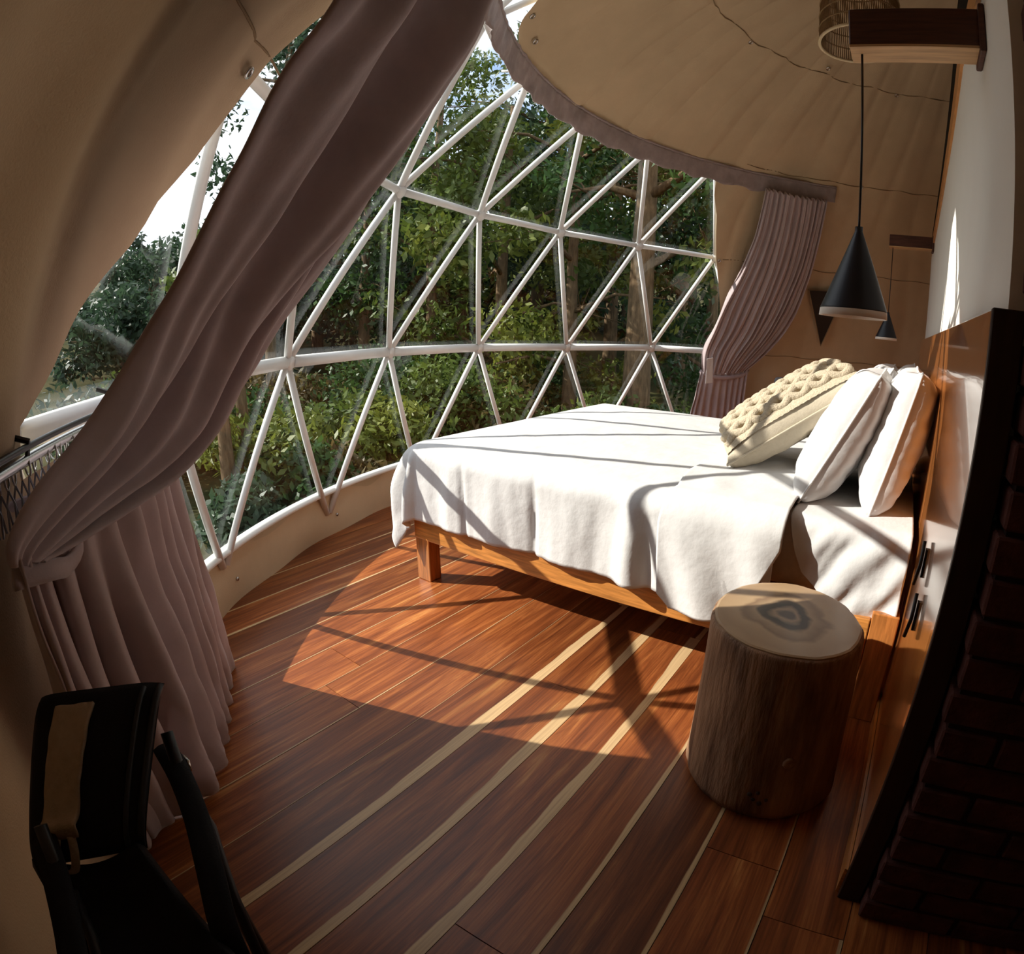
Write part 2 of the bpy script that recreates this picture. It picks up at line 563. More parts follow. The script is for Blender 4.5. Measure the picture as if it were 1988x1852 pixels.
# ------------------------------------------------------------------ dome constants
ZC, RF, RL, RB = 0.124, 3.419, 3.345, 3.443
def on_dome(azd, z, rad=RF):
    r = math.sqrt(max(rad * rad - (z - ZC) ** 2, 1e-4))
    return Vector((r * math.cos(R_(azd)), r * math.sin(R_(azd)), z))

# ================================================================== SETTING
# floor: slab and boards
fl = struct(MB().lathe([(3.60, -0.16), (3.60, -0.021)], 72).build('floor', M['deck']))
PW = 0.1925
meshes = {}
y_lo = 0.697 - PW * 22
rng = random.Random(3)
SAP = {1.466: (-1, 0.038), 1.274: (-1, 0.042), 1.081: (-1, 0.042), 0.889: (-1, 0.022), 1.851: (-1, 0.006), 1.659: (-1, 0.004), 2.044: (-1, 0.004), 0.697: (-1, 0.02), 0.504: (-1, 0.006), 2.236: (-1, 0.006)}
for k in range(40):
    y0 = y_lo + k * PW
    y1 = y0 + PW
    ym = (y0 + y1) / 2
    mx_ = min(abs(y0), abs(y1)) if y0 * y1 > 0 else 0
    if mx_ > 3.40:
        continue
    half = math.sqrt(3.47 ** 2 - mx_ ** 2)
    cuts = [-half]
    x = -half + rng.uniform(0.9, 2.6)
    while x < half - 0.4:
        cuts.append(x)
        x += rng.uniform(1.8, 2.9)
    cuts.append(half)
    for a, b in zip(cuts[:-1], cuts[1:]):
        g = 0.0011
        mb = MB().box((a + g, y0 + g, -0.021), (b - g, y1 - g, rng.uniform(-0.0006, 0.0004)))
        o = mb.build('plank', M['plank'], fl, loc=(a + (b - a) / 2, ym, 0))
        sd_, sw = SAP.get(round(y0, 3), None) or rng.choice([(0, 0.0), (0, 0.0), (0, 0.0), (-1, 0.012), (-1, 0.006)])
        for kk, vv in SAP.items():
            if abs(kk - y0) < 0.004:
                sd_, sw = vv
        o['sap_side'] = float(sd_)
        o['sap_width'] = float(sw) if sd_ else -1.0

# window opening limits
def ztop(az):
    """lower limit of the canvas liner at this azimuth (degrees)"""
    az = az % 360
    if az <= 38 or az >= 148.6:
        return None
    return interp(az, [38, 40.5, 41.5, 43.0, 45.27, 47.98, 50.9, 54.9, 56.0, 100, 111, 114.5, 118, 122, 126, 131, 136.5, 139.4, 140.4, 141.0, 142.9, 145.3, 146.8, 148.3, 148.6, 151],
                  [0.0, 0.25, 0.7, 1.24, 1.57, 1.87, 2.18, 2.45, 2.50, 2.50, 2.52, 2.60, 2.72, 2.80, 2.80, 2.65, 2.34, 2.0, 1.76, 1.60, 1.40, 1.24, 1.14, 1.07, 0.0, 0.0])
SEAMS = [3.09, 2.55, 1.86]
def canvas_off(az, z):
    """inward sag of the liner between its tie points (m)"""
    a = az
    tie = 0.5 - 0.5 * math.cos(2 * PI * (a - 8.2) / 15.37)
    d = 0.030 * tie
    up = max(0, min(1, (z - 0.3) / 2.5))
    w = a * 0.22 + 0.9 * nz(a * 0.05, z * 0.8)
    d += 0.020 * (abs(math.sin(w * 2.1 + z * 0.6)) ** 0.5 - 0.6) * (0.4 + up)
    d += 0.016 * nz(a * 0.10, z * 1.3, 2.0)
    d += 0.006 * nz(a * 0.5, z * 1.0, 5.0)
    for s_ in SEAMS:
        d -= 0.012 * math.exp(-((z - s_) / 0.05) ** 2)
    if a > 130 or a < -160:      # deep drag folds of the left flap
        f = math.sin((a - 134) * 0.55 - (z - 1) * 3.4 + 1.2 * nz(a * .08, z)) + 0.5 * math.sin((a - 134) * 1.25 - (z - 1) * 6.0 + 1.0 * nz(a * .1, z, 4))
        d += 0.017 * f * (smooth01((a - 140) / 10) if a > 0 else 1)
    return max(d, -0.006)
bmv, bmf = [], []
NA = 720
ZJ = 1.07
cols, low = [], []
def liner_v(az, z):
    th = math.asin(max(-1, min(1, (z - ZC) / RL)))
    r = RL * math.cos(th) - canvas_off(az, z) * min(1, math.cos(th) * 3)
    bmv.append((r * math.cos(R_(az)), r * math.sin(R_(az)), z))
    return len(bmv) - 1
for i in range(NA):
    az = -180 + 360 * i / NA
    inside = 42.5 <= az <= 148.5
    z0 = max(ztop(az) or 0, ZJ) if inside else ZJ
    th0 = math.asin((z0 - ZC) / RL)
    col_ = [liner_v(az, ZC + RL * math.sin(lerp(th0, PI / 2 * 0.995, j / 39))) for j in range(40)]
    cols.append(col_)
    # below the ring the liner comes a little further forward, behind the tied curtain
    low.append(None if 42.5 < az < 143 else [liner_v(az, (0.97 if az < 148.5 and inside and az > 90 else ZJ) * j / 14) for j in range(15 if (inside and az > 90) else 14)] + ([] if (inside and az > 90) else [col_[0]]))
for i in range(NA):
    a, b = cols[i], cols[(i + 1) % NA]
    for j in range(39):
        bmf.append((a[j], b[j], b[j + 1], a[j + 1]))
    a, b = low[i], low[(i + 1) % NA]
    if a and b:
        for j in range(14):
            bmf.append((a[j], b[j], b[j + 1], a[j + 1]))
bmf.append(tuple(c_[-1] for c_ in cols))
ceil = struct(MB().add(bmv, bmf).build('ceiling', M['canvas'], smooth=True))
# seams and eyelets of the liner
for z, (a0, a1) in ((3.09, (-20, 125)), (2.55, (-10, 50)), (1.86, (-8, 46.5)), (1.86, (138.5, 175)), (1.03, (-8, 41)), (2.55, (132, 175))):
    pts = []
    for k in range(80):
        az = lerp(a0, a1, k / 79)
        r = math.sqrt(RL ** 2 - (z - ZC) ** 2) - canvas_off(az, z) - 0.006
        pts.append((r * math.cos(R_(az)), r * math.sin(R_(az)), z + 0.006 * math.sin(az * .9)))
    MB().tube(pts, 0.0035, 5).build('seam', M['seam'], ceil, smooth=True)
for az, z in ((70.4, 3.085), (46.8, 3.095), (23.2, 3.085), (23.4, 2.55), (47.2, 1.84), (141.4, 1.80), (113.5, 2.62), (116.5, 2.72), (120, 2.80), (110, 2.56)):
    p = on_dome(az, z, RL - canvas_off(az, z) - 0.006)
    n_ = (Vector((0, 0, ZC)) - p).normalized()
    u_ = n_.orthogonal().normalized()
    w_ = n_.cross(u_)
    MB().tube([p + u_ * .013 * math.cos(t) + w_ * .013 * math.sin(t) for t in [2 * PI * k / 12 for k in range(12)]], 0.0045, 6, closed=True).build('eyelet', M['chrome'], ceil, smooth=True)

# opaque outer cover of the dome (weather skin) is the liner itself; window: frame, film panes
NA_ = [(-1.058, 2.156, 2.557), (-0.465, 2.366, 2.547), (0.196, 2.438, 2.513), (0.851, 2.298, 2.508)]
NB_ = [(-0.929, 2.787, 1.873), (-0.162, 2.928, 1.881), (0.629, 2.862, 1.884), (1.365, 2.593, 1.885), (1.999, 2.149, 1.878)]
NC_ = [(-1.438, 2.967, 1.028), (-0.590, 3.244, 1.026), (0.270, 3.287, 1.024), (1.142, 3.095, 1.021), (1.917, 2.681, 1.034)]
ND_ = [(-1.924, 2.826, 0.183), (-1.091, 3.240, 0.112), (-0.229, 3.411, 0.148), (0.713, 3.344, 0.126), (1.588, 3.028, 0.131)]
DA = 15.37
def ring_nodes(known, az0, z, lo, hi):
    d = {i: Vector(p) for i, p in enumerate(known)}
    for i in range(lo, hi + 1):
        if i not in d:
            d[i] = on_dome(az0 - i * DA, z)
    return d
RA = ring_nodes(NA_, 116.1, 2.531, -2, 5)          # A_i above C_i
RBn = ring_nodes(NB_, 108.45, 1.880, -3, 5)        # B_i between C_i and C_i+1
RC = ring_nodes(NC_, 115.85, 1.0265, -3, 6)
RD = ring_nodes(ND_, 123.6, 0.14, -3, 7)           # D_i between C_i-1 and C_i
TOPR = ring_nodes([], 108.4, 3.02, -2, 3)
win = struct(MB().tube([on_dome(az, 0.262, 3.425) for az in np.linspace(36, 154, 90)], 0.035, 8, flat=(0.5, 1.0)).build('window_1', M['white_trim'], smooth=True))
def strut(a, b, r=0.0185, name='strut'):
    a = Vector(a); b = Vector(b)
    d = (b - a).normalized()
    MB().tube([a + d * 0.03, b - d * 0.03], r, 8).build(name, M['white_frame'], win, smooth=True)
edges = []
for i in range(-3, 7):
    if i in RC and i + 1 in RC:
        edges.append((RC[i], RC[i + 1], 0.030))
    if i in RBn and i + 1 in RBn:
        edges.append((RBn[i], RBn[i + 1], 0.021))
    if i in RBn:
        for k in (i, i + 1):
            if k in RC:
                edges.append((RBn[i], RC[k], 0.0185))
            if k in RA:
                edges.append((RBn[i], RA[k], 0.0185))
    if i in RC:
        for k in (i, i + 1):
            if k in RD:
                edges.append((RC[i], RD[k], 0.0175))
    if i in RA and i + 1 in RA:
        edges.append((RA[i], RA[i + 1], 0.0185))
    if i in RA:
        for k in (i - 1, i):
            if k in TOPR and -2 <= i <= 2:
                edges.append((RA[i], TOPR[k], 0.0185))
for a, b, r in edges:
    strut(a, b, r)
for dct in (RA, RBn, RC):
    for p in dct.values():
        n_ = (Vector((0, 0, ZC)) - p).normalized()
        MB().tube([p - n_ * .012, p + n_ * .024], 0.034, 10).build('hub', M['white_frame'], win, smooth=True)
# film panes, one per triangle, just outside the frame
def pane(a, b, c):
    k = 1.011
    o_ = Vector((0, 0, ZC))
    vs = [o_ + (Vector(p) - o_) * k for p in (a, b, c)]
    # subdivided triangle bulged to the dome
    n = 6
    P, F, idx = [], [], {}
    for i in range(n + 1):
        for j in range(n + 1 - i):
            w = (i / n, j / n, 1 - (i + j) / n)
            p = vs[0] * w[0] + vs[1] * w[1] + vs[2] * w[2]
            bul = 27 * w[0] * w[1] * w[2]
            p = p + (p - o_).normalized() * 0.014 * bul
            idx[(i, j)] = len(P)
            P.append(p)
    for i in range(n):
        for j in range(n - i):
            F.append((idx[(i, j)], idx[(i + 1, j)], idx[(i, j + 1)]))
            if i + j < n - 1:
                F.append((idx[(i + 1, j)], idx[(i + 1, j + 1)], idx[(i, j + 1)]))
    MB().add(P, F).build('pane', M['film'], win, smooth=True)
for i in range(-3, 6):
    if i in RBn and i in RC and i + 1 in RC:
        pane(RBn[i], RC[i], RC[i + 1])
    if i in RBn and i + 1 in RBn and i + 1 in RC:
        pane(RBn[i], RBn[i + 1], RC[i + 1])
    if i in RC and i in RD and i + 1 in RD:
        pane(RC[i], RD[i], RD[i + 1])
    if i in RC and i + 1 in RC and i + 1 in RD:
        pane(RC[i], RC[i + 1], RD[i + 1])
    if i in RA and i in RBn and i - 1 in RBn:
        pane(RA[i], RBn[i], RBn[i - 1])
    if i in RA and i + 1 in RA and i in RBn:
        pane(RA[i], RA[i + 1], RBn[i])
    if i in RA and i + 1 in RA and i in TOPR and i <= 2:
        pane(RA[i], RA[i + 1], TOPR[i])
    if i in TOPR and i + 1 in TOPR and i + 1 in RA and i <= 1:
        pane(TOPR[i], TOPR[i + 1], RA[i + 1])

# canvas skirt under the window
def skirt_fn(u, v):
    az = lerp(36, 154, u)
    sc = 0.012 * abs(math.sin(R_(az) * 180 / DA * 1.0)) * 1.0
    z = lerp(0.0, 0.245 + sc, v)
    r = math.sqrt(RB ** 2 - max(0, z - ZC) ** 2) - 0.012 - 0.018 * math.sin(PI * v) * (0.6 + 0.4 * math.sin(az * .41)) - 0.02 * (1 - v) * (0.5 + 0.5 * math.sin(az * 0.55))
    return (r * math.cos(R_(az)), r * math.sin(R_(az)), z)
sk = struct(MB().grid(skirt_fn, 240, 9).build('baseboard_window', M['skirt'], smooth=True))
MB().tube([Vector(skirt_fn(u, 1)) + Vector((0, 0, .006)) for u in np.linspace(0, 1, 200)], 0.008, 6).build('top_trim', M['white_trim'], sk, smooth=True)
for az in (122.8, 107.4, 92.0, 76.7, 61.3):
    p = Vector(skirt_fn((az - 36) / 118, 0.45))
    n_ = (Vector((0, 0, p.z)) - p).normalized()
    MB().tube([p, p + n_ * 0.008], 0.009, 10).build('stud', M['chrome'], sk, smooth=True)

# white partition, set on the line of the headboard
YW = 0.315
WT = [(-1.79, 2.03), (-1.416, 2.109), (-0.787, 2.231), (0.194, 2.149), (1.454, 2.004), (1.93, 1.97)]
wall = MB()
prof = [(-1.79, 0.0), (1.93, 0.0)] + [(x, z) for x, z in reversed(WT)]
n_ = len(prof)
wall.add([(x, YW, z) for x, z in prof] + [(x, YW - 0.09, z) for x, z in prof],
         [tuple(range(n_)), tuple(range(2 * n_ - 1, n_ - 1, -1))] + [(i, (i + 1) % n_, n_ + (i + 1) % n_, n_ + i) for i in range(n_)])
wr = struct(wall.build('wall_right', M['plaster']))
# timber trim over the wall's sloping edge, black strip above it painted as the gap's shade
tp = [(x, z) for x, z in WT[1:5]] + [(1.75, 1.985)]
t1 = MB()
for off0, off1, y0, y1, nm, mm in ((0.0, 0.085, 0.25, 0.327, 'trim_1', M['trim_wood']), (0.085, 0.27, 0.25, 0.325, 'gap_shade_strip', M['gap_shade'])):
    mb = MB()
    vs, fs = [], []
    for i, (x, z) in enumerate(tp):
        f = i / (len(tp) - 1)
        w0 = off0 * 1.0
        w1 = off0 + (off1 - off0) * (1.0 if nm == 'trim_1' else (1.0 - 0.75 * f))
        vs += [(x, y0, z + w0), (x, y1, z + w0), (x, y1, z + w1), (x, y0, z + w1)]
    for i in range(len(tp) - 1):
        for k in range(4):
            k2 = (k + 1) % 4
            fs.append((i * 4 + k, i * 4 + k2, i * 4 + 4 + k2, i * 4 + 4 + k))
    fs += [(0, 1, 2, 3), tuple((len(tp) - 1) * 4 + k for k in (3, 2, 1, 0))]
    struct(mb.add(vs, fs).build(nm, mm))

# brick end wall nearest the camera
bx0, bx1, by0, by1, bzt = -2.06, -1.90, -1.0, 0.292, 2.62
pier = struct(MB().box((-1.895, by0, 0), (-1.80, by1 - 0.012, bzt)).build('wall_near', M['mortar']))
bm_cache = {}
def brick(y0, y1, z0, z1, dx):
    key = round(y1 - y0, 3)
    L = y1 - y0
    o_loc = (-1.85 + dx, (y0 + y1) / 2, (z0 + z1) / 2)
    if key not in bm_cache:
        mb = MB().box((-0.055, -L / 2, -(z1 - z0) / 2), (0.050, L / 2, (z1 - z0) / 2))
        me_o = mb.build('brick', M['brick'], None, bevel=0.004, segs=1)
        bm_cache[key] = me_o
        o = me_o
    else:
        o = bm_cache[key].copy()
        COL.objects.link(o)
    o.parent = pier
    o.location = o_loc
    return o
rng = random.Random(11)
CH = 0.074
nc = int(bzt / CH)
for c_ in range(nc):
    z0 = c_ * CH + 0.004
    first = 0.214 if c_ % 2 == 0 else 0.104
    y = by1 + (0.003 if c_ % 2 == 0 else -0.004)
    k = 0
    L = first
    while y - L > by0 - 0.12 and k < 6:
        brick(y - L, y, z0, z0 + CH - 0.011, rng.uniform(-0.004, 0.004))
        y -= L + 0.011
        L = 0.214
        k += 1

# ================================================================== BED
BX0, BX1, BY0, BY1 = -1.124, 0.62, 0.36, 2.44
bed = thing('bed', 'honey coloured timber bed frame with square legs in front of the curved window', 'bed', ((BX0 + BX1) / 2, (BY0 + BY1) / 2, 0))
RZ0, RZ1 = 0.212, 0.385
MB().box((BX0, BY0 + .09, RZ0), (BX0 + 0.045, BY1, RZ1)).build('side_rail', M['wood_y'], bed, bevel=0.004, loc=(BX0, 1.4, .3))
MB().box((BX1 - 0.045, BY0 + .09, RZ0), (BX1, BY1, RZ1)).build('side_rail', M['wood_y'], bed, bevel=0.004, loc=(BX1, 1.4, .3))
MB().box((BX0 + .045, BY1 - 0.045, RZ0), (BX1 - .045, BY1, RZ1)).build('foot_rail', M['wood_x'], bed, bevel=0.004, loc=(0, BY1, .3))
for x in (BX0 + .002, BX1 - 0.075):
    MB().box((x, BY1 - 0.092, 0), (x + 0.073, BY1 - 0.004, RZ0 + .06)).build('leg', M['wood_z'], bed, bevel=0.004, loc=(x, BY1 - .05, .1))
    MB().box((x, BY0, 0), (x + 0.073, BY0 + 0.088, RZ1 + 0.025)).build('leg', M['wood_z'], bed, bevel=0.004, loc=(x, BY0 + .05, .1))
for k in range(9):
    y = lerp(BY0 + .12, BY1 - .15, k / 8)
    MB().box((BX0 + .045, y, RZ1 - .03), (BX1 - .045, y + .09, RZ1 - .008)).build('slat', M['wood_x'], bed, loc=(-.25, y, .37))

# mattress
def rbox_fn(lo, hi, rr, n=10):
    pass
MT = 0.655
mt_b = MB().box((-1.03, 0.375, RZ1 - .006), (0.535, 2.37, MT)).build('mattress', M['mattress'], None, bevel=0.07, segs=5, smooth=True, loc=(-0.25, 1.37, RZ1))
tag(mt_b, 'thick beige sided mattress showing between the two white sheets by the log table', 'mattress')

# draping helper: cloth over the edge of a rectangle
def drape(a, b, X0, X1, Y1, top, rr=0.06, off=0.0, rip=None, crown=0.02):
    dx = X0 - a if a < X0 else (a - X1 if a > X1 else 0)
    sx = -1 if a < X0 else (1 if a > X1 else 0)
    dy = b - Y1 if b > Y1 else 0
    d = math.hypot(dx, dy)
    cx, cy = min(max(a, X0), X1), min(b, Y1)
    if d <= 0:
        e = min(cx - X0, X1 - cx, Y1 - cy)
        zc = top + off + crown * (1 - math.exp(-e / 0.22)) + 0.004 * nz(cx * 3, cy * 3) + 0.003 * nz(cx * 9, cy * 9, 2)
        return Vector((cx, cy, zc))
    ux, uy = sx * dx / d, dy / d
    q = rr * PI / 2
    if d < q:
        o_, dr = rr * math.sin(d / rr), rr * (1 - math.cos(d / rr))
    else:
        o_, dr = rr, rr + (d - q)
    e = (rip(a, b, d, ux, uy) if rip else 0) + off
    o_ += e
    return Vector((cx + ux * o_, cy + uy * o_, top + off * math.cos(min(d / rr, PI / 2)) - dr + 0.004 * nz(cx * 3, cy * 3) * (1 if d < .02 else 0)))

DX0, DX1, DY0, DY1, DTOP = -1.075, 0.575, 0.79, 2.385, 0.675
def duvet_rip(a, b, d, ux, uy):
    s_ = b if abs(uy) < 0.5 else a
    f = smooth01(d / 0.30)
    w = 0.010 * math.sin(s_ * 21 + 1.5 * nz(s_ * 2.5)) + 0.016 * nz(s_ * 5.5, d * 1.2) + 0.008 * nz(s_ * 16, d * 2.0, 3)
    r = f * w
    if abs(ux) > 0.02 and abs(uy) > 0.02:
        ang = math.atan2(uy, abs(ux))
        r += f * (0.075 * math.sin(ang * 2) + 0.05 * math.cos(ang * 6.0) * math.sin(ang * 2))
    # one deep fold in the near side by the turned corner
    if ux < -0.9:
        r += -0.026 * f * math.exp(-((s_ - 1.235 + 0.10 * (d - .2)) / 0.028) ** 2) + 0.02 * f * math.exp(-((s_ - 1.30) / 0.05) ** 2)
        r += -0.018 * f * math.exp(-((s_ - 1.72) / 0.016) ** 2) - 0.016 * f * math.exp(-((s_ - 2.10 + .08 * d) / 0.014) ** 2)
        r += 0.03 * f * d
    return r
LD = 0.395
def duvet_fn(u, v):
    # denser rows near the edges
    a = lerp(DX0 - LD, DX1 + LD, u)
    b = lerp(DY0, DY1 + LD, v)
    hem = 1.0
    return drape(a, b, DX0, DX1, DY1, DTOP, 0.075, 0.0, duvet_rip, 0.022)
duvet = MB().grid(duvet_fn, 190, 170).build('bedspread', M['bed_white'], smooth=True, solid=0.006, loc=(-.25, 1.6, .67))
tag(duvet, 'white cotton bedspread draped over the bed with its corner hanging by the foot leg', 'bedspread')

# turned down top sheet, lying over the near edge of the bedspread
def fold_rip(a, b, d, ux, uy):
    f = smooth01(d / 0.18)
    return f * (0.020 * nz(b * 8 + d * 3, d * 3.0, 7) + 0.020 * math.sin(b * 30 + d * 9) * (0.4 + d) + 0.014) + 0.03 * d * f
def fold_fn(u, v):
    # v 0..1 along the cloth from the far top to the hem, u across towards the foot
    s_ = lerp(0.62, -0.425, v)           # signed distance from the near edge (positive: on top)
    a = DX0 + s_
    if s_ > 0:
        lo, hi = 0.765, 1.165 + 0.03 * math.sin(s_ * 7)
    else:
        k = -s_ / 0.42
        lo = interp(k, [0, .35, .65, 1.0], [0.765, 0.765, 0.82, 0.90])
        hi = interp(k, [0, .3, .6, .9, 1.0], [1.165, 1.185, 1.18, 1.165, 1.12])
    hem = 0.06 * (u if u < 0.75 else (1.5 - u)) * (1 if s_ < 0 else 0)
    b = lerp(lo, hi, u)
    if s_ < 0:
        a -= hem * 0.3 * (-s_ / .42)
    p = drape(a, b, DX0, DX1, DY1, DTOP, 0.075, 0.016, fold_rip, 0.022)
    p.z += 0.006 * nz(a * 7, b * 9, 1) * (1 if s_ > 0 else 0.3)
    # rolled edge towards the foot
    return p
fold = MB().grid(fold_fn, 50, 110).build('turned_down_sheet', M['sheet'], smooth=True, solid=0.005, loc=(-1.0, 1.0, .67))
tag(fold, 'white top sheet with a pointed corner turned back over the bedspread beside the cushion', 'sheet')

# fitted sheet pulled loose at the head end
SX0 = -1.035
def fit_rip(a, b, d, ux, uy):
    f = smooth01(d / 0.12)
    return f * (0.008 * math.sin((b - d * 0.7) * 48 + 2 * nz(b * 6, d * 5)) * (0.5 + d) + 0.012 * nz(b * 11 - d * 7, d * 5, 4) + 0.006 * nz(b * 25 - d * 12, d * 9, 2) + 0.008)
def fit_fn(u, v):
    b = lerp(0.372, 0.765, u)
    Lb = interp(b, [0.372, 0.43, 0.52, 0.62, 0.70, 0.735, 0.765], [0.31, 0.325, 0.325, 0.275, 0.20, 0.13, 0.03])
    s_ = lerp(1.55, -Lb, v ** 0.55) if False else lerp(0.9, -Lb, 1 - (1 - v) ** 1.6)
    a = SX0 + s_
    return drape(a, b, SX0, 0.56, 2.4, MT + 0.008, 0.055, 0.006, fit_rip, 0.008)
fs_ = MB().grid(fit_fn, 60, 90).build('fitted_sheet', M['sheet'], smooth=True, solid=0.005, loc=(-.9, .56, .66))
tag(fs_, 'white fitted sheet wrinkled over the head end of the mattress under the pillows', 'sheet')

# pillows
def pillow_mesh(W, H, T, seed, ear=0.06, pw=2.4, ex=0.34):
    mb = MB()
    n = 44
    def side(sg):
        def fn(u, v):
            x, y = 2 * u - 1, 2 * v - 1
            e = (1 - abs(x) ** pw) * (1 - abs(y) ** pw)
            z = sg * T / 2 * max(e, 0) ** ex
            ed = max(abs(x), abs(y))
            wr = 0.010 * nz(x * 3 + seed, y * 3, sg) + 0.009 * nz(x * 7 + seed, y * 2.2, sg * 2 + 5) * ed + 0.006 * math.sin(y * 26 + seed + 4 * nz(x * 2, y * 2, seed)) * max(0, abs(x) - .55)
            z += wr * min(1, e * 6) * sg
            X = x * W / 2 * (1 - ear * (1 - y * y) * abs(x) ** 3 * 1.0)
            Y = y * H / 2 * (1 - ear * (1 - x * x) * abs(y) ** 3 * 1.0)
            return (X, Y, z)
        return fn
    mb.grid(side(1), n, n)
    mb.grid(side(-1), n, n)
    rim = []
    for k in range(96):
        t = k / 96 * 4
        i = int(t); f = 2 * (t - i) - 1
        x, y = [(f, -1), (1, f), (-f, 1), (-1, -f)][i]
        rim.append((x * W / 2 * (1 - ear * (1 - y * y) * abs(x) ** 3), y * H / 2 * (1 - ear * (1 - x * x) * abs(y) ** 3), 0))
    return mb, rim
def make_pillow(name, label, cat, c, W, H, T, lean, yaw, seed, mt, group=None, seam_mt=None, ear=0.05, pw=3.0, ex=0.36, roll=0.0):
    root = thing(name, label, cat, c, group)
    # local x along the bed's width, local y up the pillow, local z towards the foot
    Mx = Matrix.Rotation(yaw, 4, 'Z') @ Matrix.Rotation(PI / 2 + lean, 4, 'X') @ Matrix.Rotation(roll, 4, 'Z')
    Mx = Matrix(((1, 0, 0, 0), (0, 1, 0, 0), (0, 0, 1, 0), (0, 0, 0, 1))) @ Mx
    mb, rim = pillow_mesh(W, H, T, seed, ear, pw, ex)
    mb.v = [tuple(Mx @ Vector(p)) for p in mb.v]
    rim = [Mx @ Vector(p) for p in rim]
    body = mb.build('cover', mt, None, smooth=True)
    bm = bmesh.new()
    bm.from_mesh(body.data)
    bmesh.ops.remove_doubles(bm, verts=bm.verts, dist=0.0004)
    bmesh.ops.recalc_face_normals(bm, faces=bm.faces)
    bm.to_mesh(body.data)
    bm.free()
    body.parent = root
    sm = MB().tube(rim, 0.0045, 6, closed=True).build('seam_piping', seam_mt or mt, None, smooth=True)
    sm.parent = root
    return root, Mx
PLW = M['pillow_white']
make_pillow('pillow', 'white pillow leaning in front on the near side, behind the knitted cushion', 'pillow', (-0.63, 0.655, 0.905), 0.68, 0.50, 0.21, 0.45 + PI, 0.0, 1.3, PLW)
make_pillow('pillow', 'white pillow nearest the camera standing back against the wooden headboard', 'pillow', (-0.62, 0.470, 0.91), 0.70, 0.50, 0.20, 0.22 + PI, 0.0, 4.1, PLW)
make_pillow('pillow', 'white pillow tip showing behind the front pillow on the far side', 'pillow', (0.09, 0.62, 0.905), 0.68, 0.50, 0.20, 0.42 + PI, 0.0, 8.7, PLW)
make_pillow('pillow', 'white pillow standing at the headboard on the far side of the bed', 'pillow', (0.09, 0.462, 0.905), 0.68, 0.50, 0.19, 0.20 + PI, 0.0, 12.2, PLW)
cush, CM = make_pillow('cushion', 'cream cable knit cushion leaning on the white pillows', 'cushion', (-0.44, 0.925, 0.905), 0.54, 0.64, 0.19, 0.95 + PI, 0.34, 6.0, M['linen_cushion'], ear=0.05)

# knitted front of the cushion: ropes of cable stitch
def cush_z(x, y, W=0.54, H=0.64, T=0.19):
    e = (1 - abs(2 * x / W) ** 3.0) * (1 - abs(2 * y / H) ** 3.0)
    return T / 2 * max(e, 0) ** 0.36
FS = -1
tst = CM @ Vector((0, 0, 1))
FS = 1 if tst.y > 0 else -1
def cpt(x, y, h):
    return CM @ Vector((x, y, FS * (cush_z(x, y) + h)))
def knit_fn(u, v):
    x, y = (u - .5) * 0.50, (v - .5) * 0.60
    return cpt(x, y, 0.003 + 0.0015 * math.sin(y * 420) * math.sin(x * 420))
kp = MB().grid(knit_fn, 60, 66).build('knit_front', M['knit'], None, smooth=True)
kp.parent = cush
for x0 in (-0.17, 0.0, 0.17):
    for ph in (0, 2 * PI / 3, 4 * PI / 3):
        pts = []
        for k in range(70):
            y = lerp(-0.285, 0.285, k / 69)
            pts.append(cpt(x0 + 0.032 * math.sin(y * 24 + ph), y, 0.008 + 0.011 * math.cos(2 * (y * 24 + ph) / 1.0)))
        t_ = MB().tube(pts, 0.0195, 8).build('cable_stitch', M['knit'], None, smooth=True)
        t_.parent = kp
for x0 in (-0.085, 0.085):
    for s_ in (-1, 1):
        pts = [cpt(x0 + s_ * 0.010 + 0.012 * math.sin(y * 60), y, 0.006) for y in np.linspace(-0.27, 0.27, 50)]
        t_ = MB().tube(pts, 0.007, 6).build('knit_rib', M['knit'], None, smooth=True)
        t_.parent = kp

# headboard
hb = thing('headboard', 'tall polished reddish wood headboard panel along the white wall', 'headboard', (-0.2, 0.33, 0))
px = [-1.845, -0.95, 0.0, 0.95, 1.78]
for a, b in zip(px[:-1], px[1:]):
    MB().box((a + .0015, 0.317, 0.0), (b - .0015, 0.351, 1.302)).build('panel', M['head_wood'], hb, bevel=0.002, segs=1, loc=((a + b) / 2, .33, 0))
MB().box((-1.864, 0.299, 0.0), (-1.846, 0.352, 1.304)).build('end_cap', M['head_end'], hb, bevel=0.002, segs=1, loc=(-1.85, .33, 0))['label'] = 'dark edge strip facing the room'
MB().box((-1.846, 0.352, 0.0), (1.78, 0.360, 0.09)).build('foot_strip', M['wood_x'], hb, loc=(0, .355, .04))

for (x, z, lb) in ((-1.40, 0.70, 'upper black bent metal hook on the headboard beside the bed'), (-1.50, 0.60, 'lower black bent metal hook on the headboard beside the log table')):
    hk = thing('wall_hook', lb, 'hook', (x, 0.351, z))
    MB().box((x - .008, .3512, z - .03), (x + .008, .357, z + .045)).build('back_plate', M['black_metal'], hk, loc=(x, .352, z))
    MB().tube([(x + .012, .362, z + .060), (x - .018, .364, z + .005), (x + .004, .368, z - .055)], 0.0050, 8).build('hook_arm', M['black_metal'], hk, smooth=True, loc=(x, .38, z))

